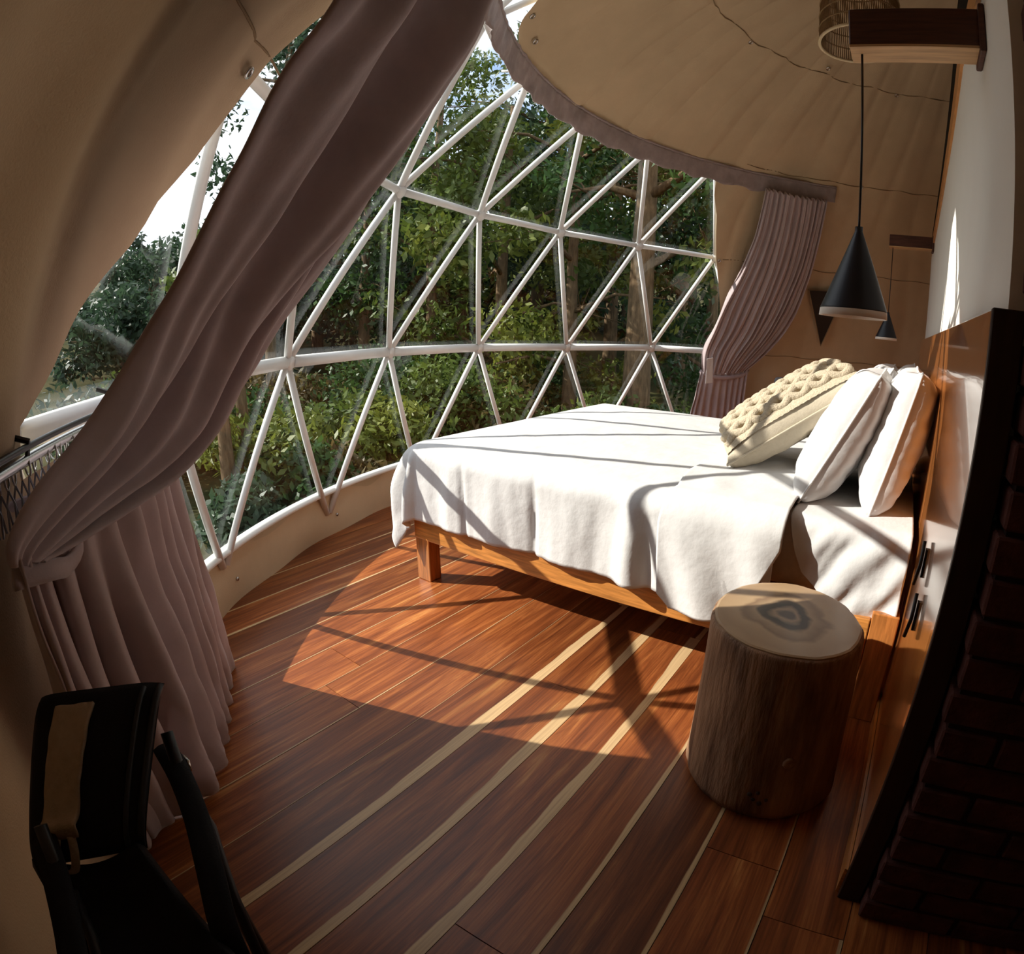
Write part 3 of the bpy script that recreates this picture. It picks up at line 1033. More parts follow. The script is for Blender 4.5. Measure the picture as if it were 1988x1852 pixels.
# ================================================================== LOG TABLE
lx, ly = -1.485, 0.665
log = thing('log_side_table', 'round peeled log stump used as a bedside table', 'side table', (lx, ly, 0))
def wob(a, z):
    return 1 + 0.035 * math.sin(2 * a + .6) + 0.02 * math.sin(3 * a + 1 + z) + 0.020 * nz(math.cos(a) * 2, math.sin(a) * 2, z * 3) + 0.012 * nz(math.cos(a) * 7, math.sin(a) * 7, z * 3 + 4)
prof = [(0.188, 0.0), (0.212, 0.008), (0.226, 0.04)]
for k in range(1, 18):
    z = lerp(0.04, 0.505, k / 17)
    prof.append((lerp(0.226, 0.205, (k / 17) ** 0.8), z))
prof += [(0.203, 0.515), (0.198, 0.520)]
mb = MB().lathe(prof, 72, (lx, ly, 0), wob=wob)
mb.build('trunk', M['bark'], log, smooth=True, loc=(lx, ly, 0))
MB().lathe([(0.196, 0.5195), (0.196, 0.5235), (0.190, 0.5255)], 72, (lx, ly, 0), wob=lambda a, z: wob(a, 0.52)).build('top_face', M['log_top'], log, loc=(lx + .02, ly - .01, .52))
for k, (a_, z_, r_) in enumerate(((3.62, 0.22, 0.020), (3.25, 0.10, 0.008), (3.30, 0.085, 0.007), (3.38, 0.075, 0.008), (3.34, 0.11, 0.006), (3.45, 0.09, 0.006))):
    rr = lerp(0.226, 0.205, (z_ / .5)) * wob(a_, z_)
    p = Vector((lx + rr * math.cos(a_), ly + rr * math.sin(a_), z_))
    nn = Vector((math.cos(a_), math.sin(a_), 0))
    MB().lathe([(r_, -0.002), (r_ * .8, 0.003), (r_ * .3, 0.004)], 9).build('knot', M['bark'] if k == 0 else M['head_end'], log, smooth=True)
    o = bpy.data.objects[[ob.name for ob in log.children if ob.name.startswith('knot')][-1]]
    o.rotation_euler = nn.to_track_quat('Z', 'Y').to_euler()
    o.location = p - Vector((lx, ly, 0))

# ================================================================== BEAMS AND PENDANTS
def bracket(x0, x1, z0, z1, yl, label):
    t = thing('wall_beam', label, 'beam', ((x0 + x1) / 2, YW, z0))
    MB().box((x0, YW + .012, z0 + .004), (x1, yl, z1)).build('beam', M['beam'], t, bevel=0.003, segs=1, loc=((x0 + x1) / 2, .5, z1))
    MB().box((x0 + .002, YW + .012, z0 - .003), (x1 - .002, yl - .001, z0 + .004)).build('bottom_board', M['beam_light'], t, loc=((x0 + x1) / 2, .5, z0))['label'] = 'pale underside board'
    MB().box((x0 - .012, YW + .0005, z0 - .016), (x1 + .012, YW + .016, z1 + .01)).build('wall_plate', M['beam'], t, bevel=0.004, segs=2, loc=((x0 + x1) / 2, YW, z0))
bracket(-1.45, -1.358, 1.957, 2.062, 0.642, 'dark wooden beam sticking out of the white wall above the log table')
bracket(1.50, 1.592, 1.957, 2.045, 0.642, 'small reddish beam on the far end of the white wall')
def pendant(x, y, ztop_, ztip, zb, r, label):
    t = thing('pendant_lamp', label, 'lamp', (x, y, zb))
    MB().tube([(x, y, ztop_), (x, y, ztip)], 0.0032, 8).build('cord', M['black_metal'], t, smooth=True, loc=(x, y, ztip))
    shd = MB().lathe([(0.009, ztip + .012 - zb), (0.009, ztip - zb), (r, 0.007), (r, 0.003)], 48, (x, y, zb), caps=False).build('shade', M['lamp_black'], t, smooth=True, loc=(x, y, zb), solid=0.0015)
    MB().lathe([(r + .0012, 0.004), (r + .0028, -0.013), (r, -0.013), (r - .006, 0.006), (0.02, 0.14)], 48, (x, y, zb), caps=False).build('white_rim', M['lamp_white'], shd, smooth=True, loc=(x, y, zb))['label'] = 'white rim and inside of the shade'
    MB().lathe([(0.012, 0.10), (0.022, 0.075), (0.024, 0.055), (0.015, 0.035), (0.004, 0.030)], 20, (x, y, zb)).build('bulb', M['lamp_white'], t, smooth=True, loc=(x, y, zb))
pendant(-1.405, 0.6145, 1.956, 1.492, 1.298, 0.080, 'black cone pendant lamp hanging nearest, from the dark beam')
pendant(1.545, 0.615, 1.956, 1.465, 1.287, 0.078, 'small black cone pendant lamp on the far side of the bed')

# wicker lampshade above
wx, wy, wz = -0.5, 0.70, 2.475
wk = thing('wicker_lampshade', 'round woven wicker lampshade hanging behind the dark beam', 'lamp', (wx, wy, wz))
WR = 0.168
def ringp(r, z, n=48):
    return [(wx + r * math.cos(2 * PI * k / n), wy + r * math.sin(2 * PI * k / n), z) for k in range(n)]
MB().tube(ringp(WR, wz), 0.007, 8, closed=True).build('bottom_rim', M['wicker_rim'], wk, smooth=True, loc=(wx, wy, wz))['label'] = 'pale rim'
st = MB()
for k in range(110):
    a = 2 * PI * k / 110
    pts = []
    for j in range(5):
        t = j / 4
        r = WR * (1 - 0.10 * t * t)
        pts.append((wx + r * math.cos(a + 0.1 * t), wy + r * math.sin(a + .1 * t), wz + 0.30 * t))
    st.tube(pts, 0.0026, 4)
o = st.build('wicker_stakes', M['wicker'], wk, loc=(wx, wy, wz))
o['kind'] = 'stuff'
for j in range(1, 6):
    t = j / 5
    MB().tube(ringp(WR * (1 - .10 * t * t) + .002, wz + .30 * t), 0.0035, 6, closed=True).build('weave_band', M['wicker'], wk, smooth=True, loc=(wx, wy, wz))
MB().tube([(wx, wy, wz + .29), (wx, wy, 3.38)], 0.004, 6).build('cord', M['black_metal'], wk, loc=(wx, wy, 3))
MB().tube([(wx - WR * .9, wy, wz + .30), (wx + WR * .9, wy, wz + .30)], 0.004, 6).build('cross_bar', M['wicker'], wk, loc=(wx, wy, wz))
MB().tube([(wx, wy - WR * .9, wz + .30), (wx, wy + WR * .9, wz + .30)], 0.004, 6).build('cross_bar', M['wicker'], wk, loc=(wx, wy, wz))

# ================================================================== CURTAINS
# pelmet over the window
def pel_fn(u, v):
    az = lerp(29.0, 128, u)
    r0 = 2.315 + 0.035 * math.sin(R_((az - 29) * 1.9)) * 0.4
    z = lerp(2.380, 2.510, v) + 0.010 * math.sin(az * 0.9) * (1 - v) + 0.006 * nz(az * .7) * (1 - v)
    r = r0 + 0.03 * (1 - v) * (0.5 + 0.5 * nz(az * 0.35, v)) - 0.014 * v + 0.008 * nz(az * 1.2, v * 2, 3)
    return (r * math.cos(R_(az)), r * math.sin(R_(az)), z)
pel = thing('curtain_pelmet', 'gathered mauve fabric pelmet running in an arc along the top of the window', 'pelmet', (0, 2.3, 2.45))
MB().grid(pel_fn, 260, 9).build('fabric_band', M['pelmet'], pel, smooth=True, solid=0.006, loc=(0, 2.3, 2.45))
MB().tube([Vector(pel_fn(u, 1.0)) + Vector((0, 0, 0.004)) for u in np.linspace(0, 1, 120)], 0.009, 7).build('top_piping', M['pelmet'], pel, smooth=True, loc=(0, 2.3, 2.45))
MB().tube([on_dome(az, 2.44, 3.305) for az in np.linspace(30, 156, 100)], 0.012, 8).build('curtain_rod', M['white_frame'], pel, smooth=True, loc=(0, 2.3, 2.45))
for az in (34, 47.07, 62.2, 77.6, 93.2, 108.4, 123.8, 139, 154):
    MB().tube([on_dome(az, 2.44, 3.305), on_dome(az, 2.45, 3.36)], 0.006, 6).build('rod_bracket', M['white_frame'], pel, smooth=True, loc=(0, 2.3, 2.45))

# left curtain: swept up to the tie and falling behind it
SWAG_L = [(-2.365,1.251,1.716),(-2.382,1.297,1.644),(-2.399,1.339,1.569),(-2.411,1.390,1.495),(-2.429,1.437,1.418),(-2.454,1.488,1.339),(-2.486,1.533,1.257),(-2.535,1.555,1.177),(-2.605,1.529,1.109),(-2.679,1.475,1.056),(-2.747,1.405,1.013),(-2.793,1.375,0.962),(-2.80,1.40,0.925)]
SWAG_R = [(-1.862,1.488,2.031),(-1.866,1.580,1.906),(-1.904,1.643,1.766),(-1.946,1.689,1.622),(-1.991,1.740,1.484),(-2.063,1.768,1.351),(-2.127,1.831,1.230),(-2.173,1.929,1.099),(-2.254,2.000,0.972),(-2.405,1.942,0.899),(-2.576,1.759,0.886),(-2.70,1.56,0.893),(-2.745,1.46,0.905)]
# carry the curtain on up to the rod
SWAG_L = [(-2.10, 1.00, 2.43), (-2.24, 1.12, 2.10), (-2.33, 1.20, 1.86)] + SWAG_L
SWAG_R = [(-1.77, 1.49, 2.43), (-1.83, 1.48, 2.26), (-1.855, 1.47, 2.13)] + SWAG_R
CEN = Vector((0, 0, ZC))
def swag_fn(u, v):
    # v along the length, u across from the left edge to the right edge
    uu = u + 0.025 * math.sin(v * 5 + u * 3) * math.sin(PI * u)
    p = poly_at(SWAG_L, v).lerp(poly_at(SWAG_R, v), uu)
    n_ = (CEN - p).normalized()
    w = (poly_at(SWAG_R, v) - poly_at(SWAG_L, v)).length
    h = w * (0.20 * math.sin(PI * u) ** 0.8)
    ph = u + 0.06 * math.sin(v * 3.2)
    # broad pleats: two deep grooves and finer ones near the right edge
    g = -0.9 * math.exp(-((ph - 0.33 - 0.04 * v) / 0.085) ** 2) - 1.2 * math.exp(-((ph - 0.68 + 0.06 * v) / 0.040) ** 2) - 0.8 * math.exp(-((ph - 0.84) / 0.025) ** 2)
    g += 0.22 * math.cos(2 * PI * (ph * 3.2 + 0.15 * math.sin(v * 6))) + 0.07 * math.cos(2 * PI * (ph * 9 + .5 * math.sin(v * 4)))
    h += w * 0.27 * g * math.sin(PI * u) ** 0.5
    h += 0.010 * nz(u * 4, v * 7)
    return p + n_ * h
lc = thing('left_curtain', 'mauve velvet curtain swept across the left of the window and tied back low', 'curtain', (-2.4, 1.9, 0))
MB().grid(swag_fn, 110, 130).build('gathered_swag', M['mauve'], lc, smooth=True, solid=0.005, loc=(-2.2, 1.9, 1.4))
LOW_T = [(-2.79, 1.40, 0.955), (-2.745, 1.49, 0.95), (-2.66, 1.60, 0.93), (-2.55, 1.76, 0.905), (-2.45, 1.90, 0.91), (-2.38, 2.02, 0.92), (-2.30, 2.12, 0.93)]
LOW_B = [(-2.77, 1.83, 0.006), (-2.71, 1.85, 0.006), (-2.65, 1.86, 0.006), (-2.50, 1.91, 0.006), (-2.38, 2.08, 0.006), (-2.26, 2.25, 0.006), (-2.17, 2.40, 0.006)]
def low_fn(u, v):
    a = poly_at(LOW_T, u)
    b = poly_at(LOW_B, u)
    # hangs steeply below the tie, flares at the hem
    k = 1 - (1 - v) ** 1.0
    p = a.lerp(b, k)
    tn = (poly_at(LOW_B, min(1, u + .02)) - poly_at(LOW_B, max(0, u - .02)))
    n_ = Vector((tn.y, -tn.x, 0)).normalized()
    if n_.dot(CAMP - p) < 0:
        n_ = -n_
    am = lerp(0.018, 0.046, smooth01(v * 1.6))
    ph = u * 11 + 0.28 * math.sin(v * 2.6 + u * 5) + 0.25 * nz(u * 3, v * 2)
    h = am * math.cos(2 * PI * ph) + 0.014 * math.cos(2 * PI * ph * 2.13 + 1) * v + 0.012 * nz(u * 9, v * 5)
    return p + n_ * h + tn.normalized() * (0.022 * math.sin(2 * PI * ph) * v)
MB().grid(low_fn, 190, 60).build('lower_panel', M['mauve_pale'], lc, smooth=True, solid=0.005, loc=(-2.5, 1.95, .5))
tb_pts = [poly_at(SWAG_L, 0.985) + Vector((0.0, 0.02, -0.03)), Vector((-2.735, 1.455, 0.885)), Vector((-2.70, 1.53, 0.86)), Vector((-2.665, 1.60, 0.875)), Vector((-2.70, 1.70, 0.93)), Vector((-2.80, 1.60, 0.95))]
MB().tube([poly_at(tb_pts, k / 24) for k in range(25)], 0.011, 8, flat=(1.6, 0.6)).build('tieback', M['mauve'], lc, smooth=True, loc=(-2.7, 1.5, .9))

# right curtain
RC_L = [(1.573,1.624,2.389),(1.725,1.691,2.222),(1.851,1.769,2.043),(1.945,1.861,1.854),(2.010,1.961,1.659),(2.050,2.063,1.459),(2.086,2.151,1.247),(2.094,2.242,1.034),(2.156,2.259,0.823)]
RC_R = [(1.937,1.183,2.380),(2.091,1.234,2.208),(2.231,1.286,2.023),(2.352,1.345,1.827),(2.446,1.419,1.623),(2.512,1.505,1.414),(2.536,1.619,1.213),(2.518,1.755,1.030),(2.459,1.908,0.869)]
rc = thing('right_curtain', 'mauve curtain in fine gathers tied back to the right of the window', 'curtain', (2.2, 1.9, 0))
def rc_fn(u, v):
    p = poly_at(RC_L, v).lerp(poly_at(RC_R, v), u)
    n_ = (CEN - p).normalized()
    ph = u * 13 + 0.5 * math.sin(u * 6 + v * 2.0) + 0.35 * nz(u * 5, v * 2.2)
    w = (poly_at(RC_L, v) - poly_at(RC_R, v)).length
    h = w * 0.038 * math.cos(2 * PI * ph) * (1 - 0.35 * v) + w * 0.015 * math.cos(2 * PI * ph * 2.3 + 1) + 0.03 * math.sin(PI * u) + 0.010 * nz(u * 8, v * 6)
    if u < 0.10:
        h += 0.02 * (0.10 - u) / 0.10
    return p + n_ * h
MB().grid(rc_fn, 260, 70).build('gathered_drape', M['mauve_pale'], rc, smooth=True, solid=0.005, loc=(2.1, 1.8, 1.6))
RL_T = [(2.140, 2.275, 0.84), (2.24, 2.16, 0.84), (2.35, 2.04, 0.86), (2.459, 1.908, 0.875)]
RL_B = [(2.10, 2.40, 0.01), (2.24, 2.24, 0.01), (2.38, 2.08, 0.01), (2.50, 1.95, 0.01)]
def rl_fn(u, v):
    p = poly_at(RL_T, u).lerp(poly_at(RL_B, u), v)
    n_ = Vector((-p.x, -p.y, 0)).normalized()
    ph = u * 9 + 0.3 * math.sin(u * 7 + v)
    return p + n_ * ((0.012 + 0.014 * v) * math.cos(2 * PI * ph) + 0.008 * nz(u * 7, v * 5) + (0.02 if u < .12 else 0) * 0 + 0.015)
MB().grid(rl_fn, 150, 40).build('lower_panel', M['mauve_pale'], rc, smooth=True, solid=0.005, loc=(2.3, 2.1, .4))
MB().tube([poly_at([(2.13, 2.27, 0.845), (2.20, 2.16, 0.80), (2.31, 2.03, 0.80), (2.42, 1.92, 0.835), (2.48, 1.90, 0.88)], k / 20) for k in range(21)], 0.014, 8, flat=(1.4, 0.6)).build('tieback', M['mauve'], rc, smooth=True, loc=(2.3, 2.05, .83))
tg = MB()
tgv = [Vector((2.065, 2.205, 0.985)), Vector((2.112, 2.165, 0.995)), Vector((2.150, 2.165, 0.762)), Vector((2.100, 2.215, 0.755))]
nn = (CEN - tgv[0]).normalized() * 0.045
tg.add([p + nn for p in tgv] + [p + nn * 1.05 for p in tgv], [(0, 1, 2, 3), (7, 6, 5, 4), (0, 4, 5, 1), (1, 5, 6, 2), (2, 6, 7, 3), (3, 7, 4, 0)])
tag(tg.build('paper_tag', M['paper'], loc=(2.1, 2.18, .87)), 'small white paper tag hanging at the gather of the far curtain', 'tag')

# dark triangular vent flap on the far liner
def vent():
    az_pts = [Vector((2.54, 1.40, 1.69)), Vector((2.69, 1.07, 1.71)), Vector((2.85, 1.29, 1.18))]
    az_pts = [CEN + (p - CEN).normalized() * 3.27 for p in az_pts]
    n_ = (CEN - az_pts[0]).normalized()
    t = thing('vent_flap', 'dark triangular vent flap on the canvas behind the hanging lamp', 'vent', az_pts[2])
    mb = MB()
    vs = az_pts + [p - n_ * 0.006 for p in az_pts]
    mb.add(vs, [(0, 1, 2), (5, 4, 3), (0, 3, 4, 1), (1, 4, 5, 2), (2, 5, 3, 0)])
    mb.build('flap', M['dark_flap'], t, loc=az_pts[2])
    MB().tube(az_pts, 0.009, 6, closed=True).build('border', M['seam'], t, loc=az_pts[2])
vent()

# dark upholstered seat beyond the bed
ch = thing('side_chair', 'dark grey upholstered chair back just visible beyond the far side of the bed', 'chair', (2.0, 1.35, 0))
MB().box((1.80, 1.12, 0.36), (2.25, 1.58, 0.46)).build('seat', M['dark_sofa'], ch, bevel=0.03, segs=3, smooth=True, loc=(2, 1.35, .4))
MB().box((2.19, 1.12, 0.46), (2.27, 1.58, 0.86)).build('backrest', M['dark_sofa'], ch, bevel=0.03, segs=3, smooth=True, loc=(2.23, 1.35, .6))
for x in (1.83, 2.21):
    for y in (1.15, 1.55):
        MB().box((x - .018, y - .018, 0), (x + .018, y + .018, .37)).build('leg', M['black_metal'], ch, loc=(x, y, .18))

# ================================================================== RAIL WITH CLIP RINGS (left)
def rail_pt(az, dz=0.0):
    p = on_dome(az, 1.02 + dz, 3.30)
    return p
hr = thing('hanging_rail', 'chrome rail mounted under the window ring at far left', 'rail', rail_pt(150))
AZS = np.linspace(161, 138, 40)
MB().tube([rail_pt(a) for a in AZS], 0.010, 8).build('rail_bar', M['chrome'], hr, smooth=True, loc=rail_pt(150))
MB().tube([rail_pt(a, 0.022) for a in AZS], 0.006, 8).build('back_bar', M['dark_steel'], hr, smooth=True, loc=rail_pt(150))
for a in (149.2, 140):
    MB().tube([rail_pt(a), rail_pt(a, 0.03), on_dome(a + .5, 1.08, 3.38)], 0.006, 6).build('rail_bracket', M['dark_steel'], hr, loc=rail_pt(150))
def make_clip(loc):
    t = thing('clip_ring', 'small clip ring bunched on the chrome rail at far left', 'clip', loc, 'clip rings bunched along the left rail')
    MB().tube([(loc[0], loc[1] + .0165 * math.cos(2 * PI * k / 12), loc[2] - .010 + .0165 * math.sin(2 * PI * k / 12)) for k in range(12)], 0.0022, 5, closed=True).build('ring', M['chrome'], t, smooth=True, loc=loc)
    for s_ in (-1, 1):
        MB().tube([(loc[0], loc[1], loc[2] - .028), (loc[0] + s_ * .006, loc[1] + s_ * .004, loc[2] - .05), (loc[0] + s_ * .003, loc[1], loc[2] - .085)], 0.0020, 5).build('clip_arm', M['clear_clip'], t, loc=loc)
    return t
proto = make_clip(tuple(rail_pt(156.5)))
for k in range(1, 26):
    a = 156.5 - k * 0.52
    r = proto.copy()
    COL.objects.link(r)
    r.location = rail_pt(a)
    r.rotation_euler = (0, 0, R_(random.uniform(-18, 18)))
    for c_ in proto.children:
        d = c_.copy()
        COL.objects.link(d)
        d.parent = r
for (a, dz, lb) in ((154.8, -0.128, 'larger black ring hanging lowest from the clips at far left'), (153.3, -0.105, 'black ring half hidden by the tied curtain at far left')):
    p = rail_pt(a, dz)
    ax = (CAMP - p).normalized()
    u_ = ax.orthogonal().normalized()
    w_ = ax.cross(u_)
    bt = thing('curtain_ring', lb, 'ring', p)
    MB().tube([p + u_ * .020 * math.cos(2 * PI * k / 24) + w_ * .020 * math.sin(2 * PI * k / 24) for k in range(24)], 0.0026, 6, closed=True).build('ring', M['black_metal'], bt, smooth=True, loc=p)
    MB().tube([p + Vector((0, 0, .02)), rail_pt(a) - Vector((0, 0, .012))], 0.0013, 5).build('string', M['black_metal'], bt, loc=p)

# ================================================================== CHAIR (bottom left)
fc = thing('folding_chair', 'black folding camp chair in the dark corner in front of the left curtain', 'chair', (-2.80, 1.20, 0))
TL, TR, BR, BL = Vector((-2.819, 1.402, 0.724)), Vector((-2.651, 1.298, 0.732)), Vector((-2.783, 1.186, 0.585)), Vector((-2.931, 1.258, 0.580))
nrm = (TR - TL).cross(BL - TL).normalized()
if nrm.z < 0:
    nrm = -nrm
def cback(u, v):
    p = TL.lerp(TR, u).lerp(BL.lerp(BR, u), v)
    return p + nrm * (0.014 * math.sin(PI * u) * math.sin(PI * v) - 0.010 * (2 * u - 1) ** 8 - 0.012 * (2 * v - 1) ** 8)
MB().grid(cback, 24, 24).build('backrest', M['chair_cloth'], fc, smooth=True, solid=0.02, loc=(-2.8, 1.5, .5))
MB().tube([cback(1.0, v) + nrm * .012 for v in np.linspace(0, 1, 14)], 0.006, 7).build('piping', M['chair_pipe'], fc, smooth=True, loc=(-2.7, 1.45, .5))
MB().tube([cback(0.90, v) + nrm * .014 for v in np.linspace(0.02, 1, 14)], 0.004, 7).build('piping', M['chair_pipe'], fc, smooth=True, loc=(-2.7, 1.45, .5))
MB().grid(lambda u, v: BL.lerp(BR, u) + Vector((0.02, -0.29, -0.03)) * v + Vector((0, 0, -0.025 * math.sin(PI * u) - 0.02 * math.sin(PI * v))), 16, 16).build('seat', M['chair_cloth'], fc, smooth=True, solid=0.018, loc=(-2.85, 1.25, .4))
seat_f = BL.lerp(BR, 0) + Vector((0.02, -0.29, -0.03))
for s_, (ax_, ay_) in enumerate(((-2.703, 1.234), (-2.925, 1.17))):
    MB().tube([(ax_ + .02, ay_ + .12, 0.012), (ax_ - .008, ay_ - .096, 0.53), (ax_ - .04, ay_ - .19, 0.57)], 0.010, 8).build('leg', M['black_metal'], fc, smooth=True, loc=(ax_, ay_, .3))
    MB().tube([(ax_ - .03, ay_ - .20, 0.012), (ax_ - .004, ay_ - .096, 0.42), (ax_ + .036, ay_ + .048, 0.66)], 0.010, 8).build('leg', M['black_metal'], fc, smooth=True, loc=(ax_, ay_, .3))
    arm = [(ax_ + .028, ay_ + .072, 0.620), (ax_ + .022, ay_ + .0, 0.616), (ax_ + .005, ay_ - .08, 0.604), (ax_ - .024, ay_ - .16, 0.588), (ax_ - .052, ay_ - .216, 0.556), (ax_ - .064, ay_ - .24, 0.51)]
    MB().tube([poly_at(arm, k / 20) for k in range(21)], 0.013, 8, flat=(0.6, 1.5)).build('armrest', M['chair_cloth'], fc, smooth=True, loc=(ax_, ay_, .6))
    MB().tube([(ax_ + .028, ay_ + .016, 0.564), (ax_ + .022, ay_ - .064, 0.560), (ax_ - .008, ay_ - .144, 0.516), (ax_ - .032, ay_ - .208, 0.452)], 0.008, 8).build('side_strap', M['chair_pipe'], fc, smooth=True, loc=(ax_, ay_, .5))
MB().tube([(-2.662, 1.280, 0.606), (-2.658, 1.274, 0.614), (-2.657, 1.256, 0.615), (-2.661, 1.246, 0.604)], 0.003, 7).build('buckle', M['chrome'], fc, smooth=True, loc=(-2.66, 1.26, .6))

# beige tieback strap lying over the chair back
sp = thing('curtain_tieback', 'beige linen tieback strap with a loop lying on the black chair back', 'tieback', cback(.45, .4))
def strap_fn(u, v):
    uu = lerp(0.20, 0.52, u) - 0.03 * (v - .5)
    vv = lerp(0.10, 0.90, v)
    p = cback(uu, vv)
    return p + nrm * (0.016 + 0.004 * nz(u * 3, v * 6) + (0.010 * math.exp(-((v - .93) / .05) ** 2)))
MB().grid(strap_fn, 14, 40).build('strap', M['tie_cloth'], sp, smooth=True, solid=0.006, loc=cback(.45, .4))
a_ = strap_fn(0.42, 1.0)
dv = (strap_fn(.5, 1) - strap_fn(.5, .9)).normalized()
dw = (strap_fn(1, 1) - strap_fn(0, 1)).normalized()
lp = [a_, a_ + dv * .028 - dw * .005, a_ + dv * .050 + dw * .003, a_ + dv * .048 + dw * .016, a_ + dv * .024 + dw * .021, a_ + dw * .021]
MB().tube([poly_at(lp, k / 20) + nrm * .003 for k in range(21)], 0.0055, 8, flat=(0.5, 1.2)).build('loop', M['tie_cloth'], sp, smooth=True, loc=a_)

# ================================================================== OUTDOORS
def ground_z(x, y):
    d = math.hypot(x, y)
    az = math.atan2(y, x)
    z = -0.75 + 0.16 * max(0, d - 7) + 0.35 * nz(x * .25, y * .25) + 0.12 * nz(x * .9, y * .9, 3)
    z -= 0.10 * max(0, d - 7) * smooth01((az - R_(78)) / R_(35))
    return z if d > 3.9 else min(z, -0.4)
gv, gf = [], []
nr, na = 46, 120
for i in range(nr):
    d = 3.4 + 56 * (i / (nr - 1)) ** 1.8
    for k in range(na):
        a = 2 * PI * k / na
        x, y = d * math.cos(a), d * math.sin(a)
        gv.append((x, y, ground_z(x, y)))
for i in range(nr - 1):
    for k in range(na):
        k2 = (k + 1) % na
        gf.append((i * na + k, i * na + k2, (i + 1) * na + k2, (i + 1) * na + k))
gr = struct(MB().add(gv, gf).build('ground', M['soil'], smooth=True))
# wooded far ridge
def ridge(u, v):
    a = lerp(R_(5), R_(175), u)
    d = lerp(60, 66, v)
    h = 7.0 + 3.0 * nz(u * 6) + 2.0 * nz(u * 22, v) + 1.2 * nz(u * 70, v * 2)
    return (d * math.cos(a), d * math.sin(a), lerp(-2, h, smooth01(v)))
struct(MB().grid(ridge, 260, 14).build('hill', M['hill'], smooth=True))

def leaves(centers, radii, n, size, seed, flat=0.7):
    rg = np.random.default_rng(seed)
    k = len(centers)
    w = np.array(radii) ** 2
    idx = rg.choice(k, n, p=w / w.sum())
    C = np.array(centers)[idx]
    Rr = np.array(radii)[idx]
    d = rg.normal(size=(n, 3))
    d /= np.linalg.norm(d, axis=1)[:, None]
    rad = rg.random(n) ** 0.45
    P = C + d * (Rr * rad)[:, None] * np.array([1, 1, flat])
    u = rg.normal(size=(n, 3))
    u[:, 2] -= 0.3
    u /= np.linalg.norm(u, axis=1)[:, None]
    nn = d * 0.6 + rg.normal(size=(n, 3)) * 0.5 + np.array([0, 0, 0.5])
    w_ = np.cross(u, nn)
    w_ /= np.linalg.norm(w_, axis=1)[:, None] + 1e-9
    s = size * (0.6 + 0.8 * rg.random(n))[:, None]
    V = np.empty((n, 4, 3))
    V[:, 0] = P - u * s * .5
    V[:, 1] = P + w_ * s * .23
    V[:, 2] = P + u * s * .5
    V[:, 3] = P - w_ * s * .23
    return V.reshape(-1, 3)
def leaf_obj(V, name, mt, parent, loc):
    n = len(V) // 4
    me = bpy.data.meshes.new(name)
    me.vertices.add(n * 4)
    me.vertices.foreach_set('co', (V - np.array(loc)).astype(np.float32).ravel())
    me.loops.add(n * 4)
    me.loops.foreach_set('vertex_index', np.arange(n * 4, dtype=np.int32))
    me.polygons.add(n)
    me.polygons.foreach_set('loop_start', np.arange(n, dtype=np.int32) * 4)
    me.materials.append(mt)
    me.update()
    me.validate()
    o = bpy.data.objects.new(name, me)
    COL.objects.link(o)
    o.parent = parent
    o['kind'] = 'stuff'
    return o
def tree(az, dist, h, cr, base_frac, nleaf, lsize, mt, label, seed, trunk_r=0.12, dens=9, lean=0.0, group=None):
    rg = random.Random(seed)
    x = CAMP.x + dist * math.cos(R_(az))
    y = CAMP.y + dist * math.sin(R_(az))
    z = ground_z(x, y) - 0.1
    t = thing('tree', label, 'tree', (x, y, z), group)
    top = Vector((x + lean * h, y, z + h))
    pts = []
    for k in range(9):
        f = k / 8
        pts.append(Vector((x, y, z)).lerp(top, f) + Vector((0.10 * nz(f * 3, seed), 0.10 * nz(f * 3, seed + 9), 0)) * h * .25 * f)
    MB().tube(pts, [trunk_r * (1.15 - 0.85 * k / 8) for k in range(9)], 9).build('trunk', M['bark_tree'], t, smooth=True, loc=(x, y, z))
    cs, rs = [], []
    br = MB()
    for k in range(dens):
        f = base_frac + (1 - base_frac) * (k + .5) / dens
        p = pts[min(8, int(f * 8))].copy()
        a = k * 2.4 + rg.uniform(-.5, .5)
        L = cr * rg.uniform(0.5, 1.0) * (1.1 - 0.5 * abs(f - .65) * 2)
        q = p + Vector((math.cos(a) * L, math.sin(a) * L, rg.uniform(0.0, 0.45) * L))
        mid = p.lerp(q, .5) + Vector((0, 0, .1 * L))
        br.tube([p, mid, q], [trunk_r * .35, trunk_r * .22, trunk_r * .08], 6)
        for m_ in range(3):
            c_ = q + Vector((rg.uniform(-1, 1), rg.uniform(-1, 1), rg.uniform(-.6, .8))) * cr * .38
            br.tube([q.lerp(p, .25), c_], [trunk_r * .10, trunk_r * .03], 5)
            cs.append(tuple(c_))
            rs.append(cr * rg.uniform(.18, .42))
    br.build('branches', M['bark_tree'], t, smooth=True, loc=(x, y, z))['kind'] = 'stuff'
    V = leaves(cs, rs, nleaf, lsize, seed)
    o = leaf_obj(V, 'foliage', mt, t, (x, y, z))
    return t
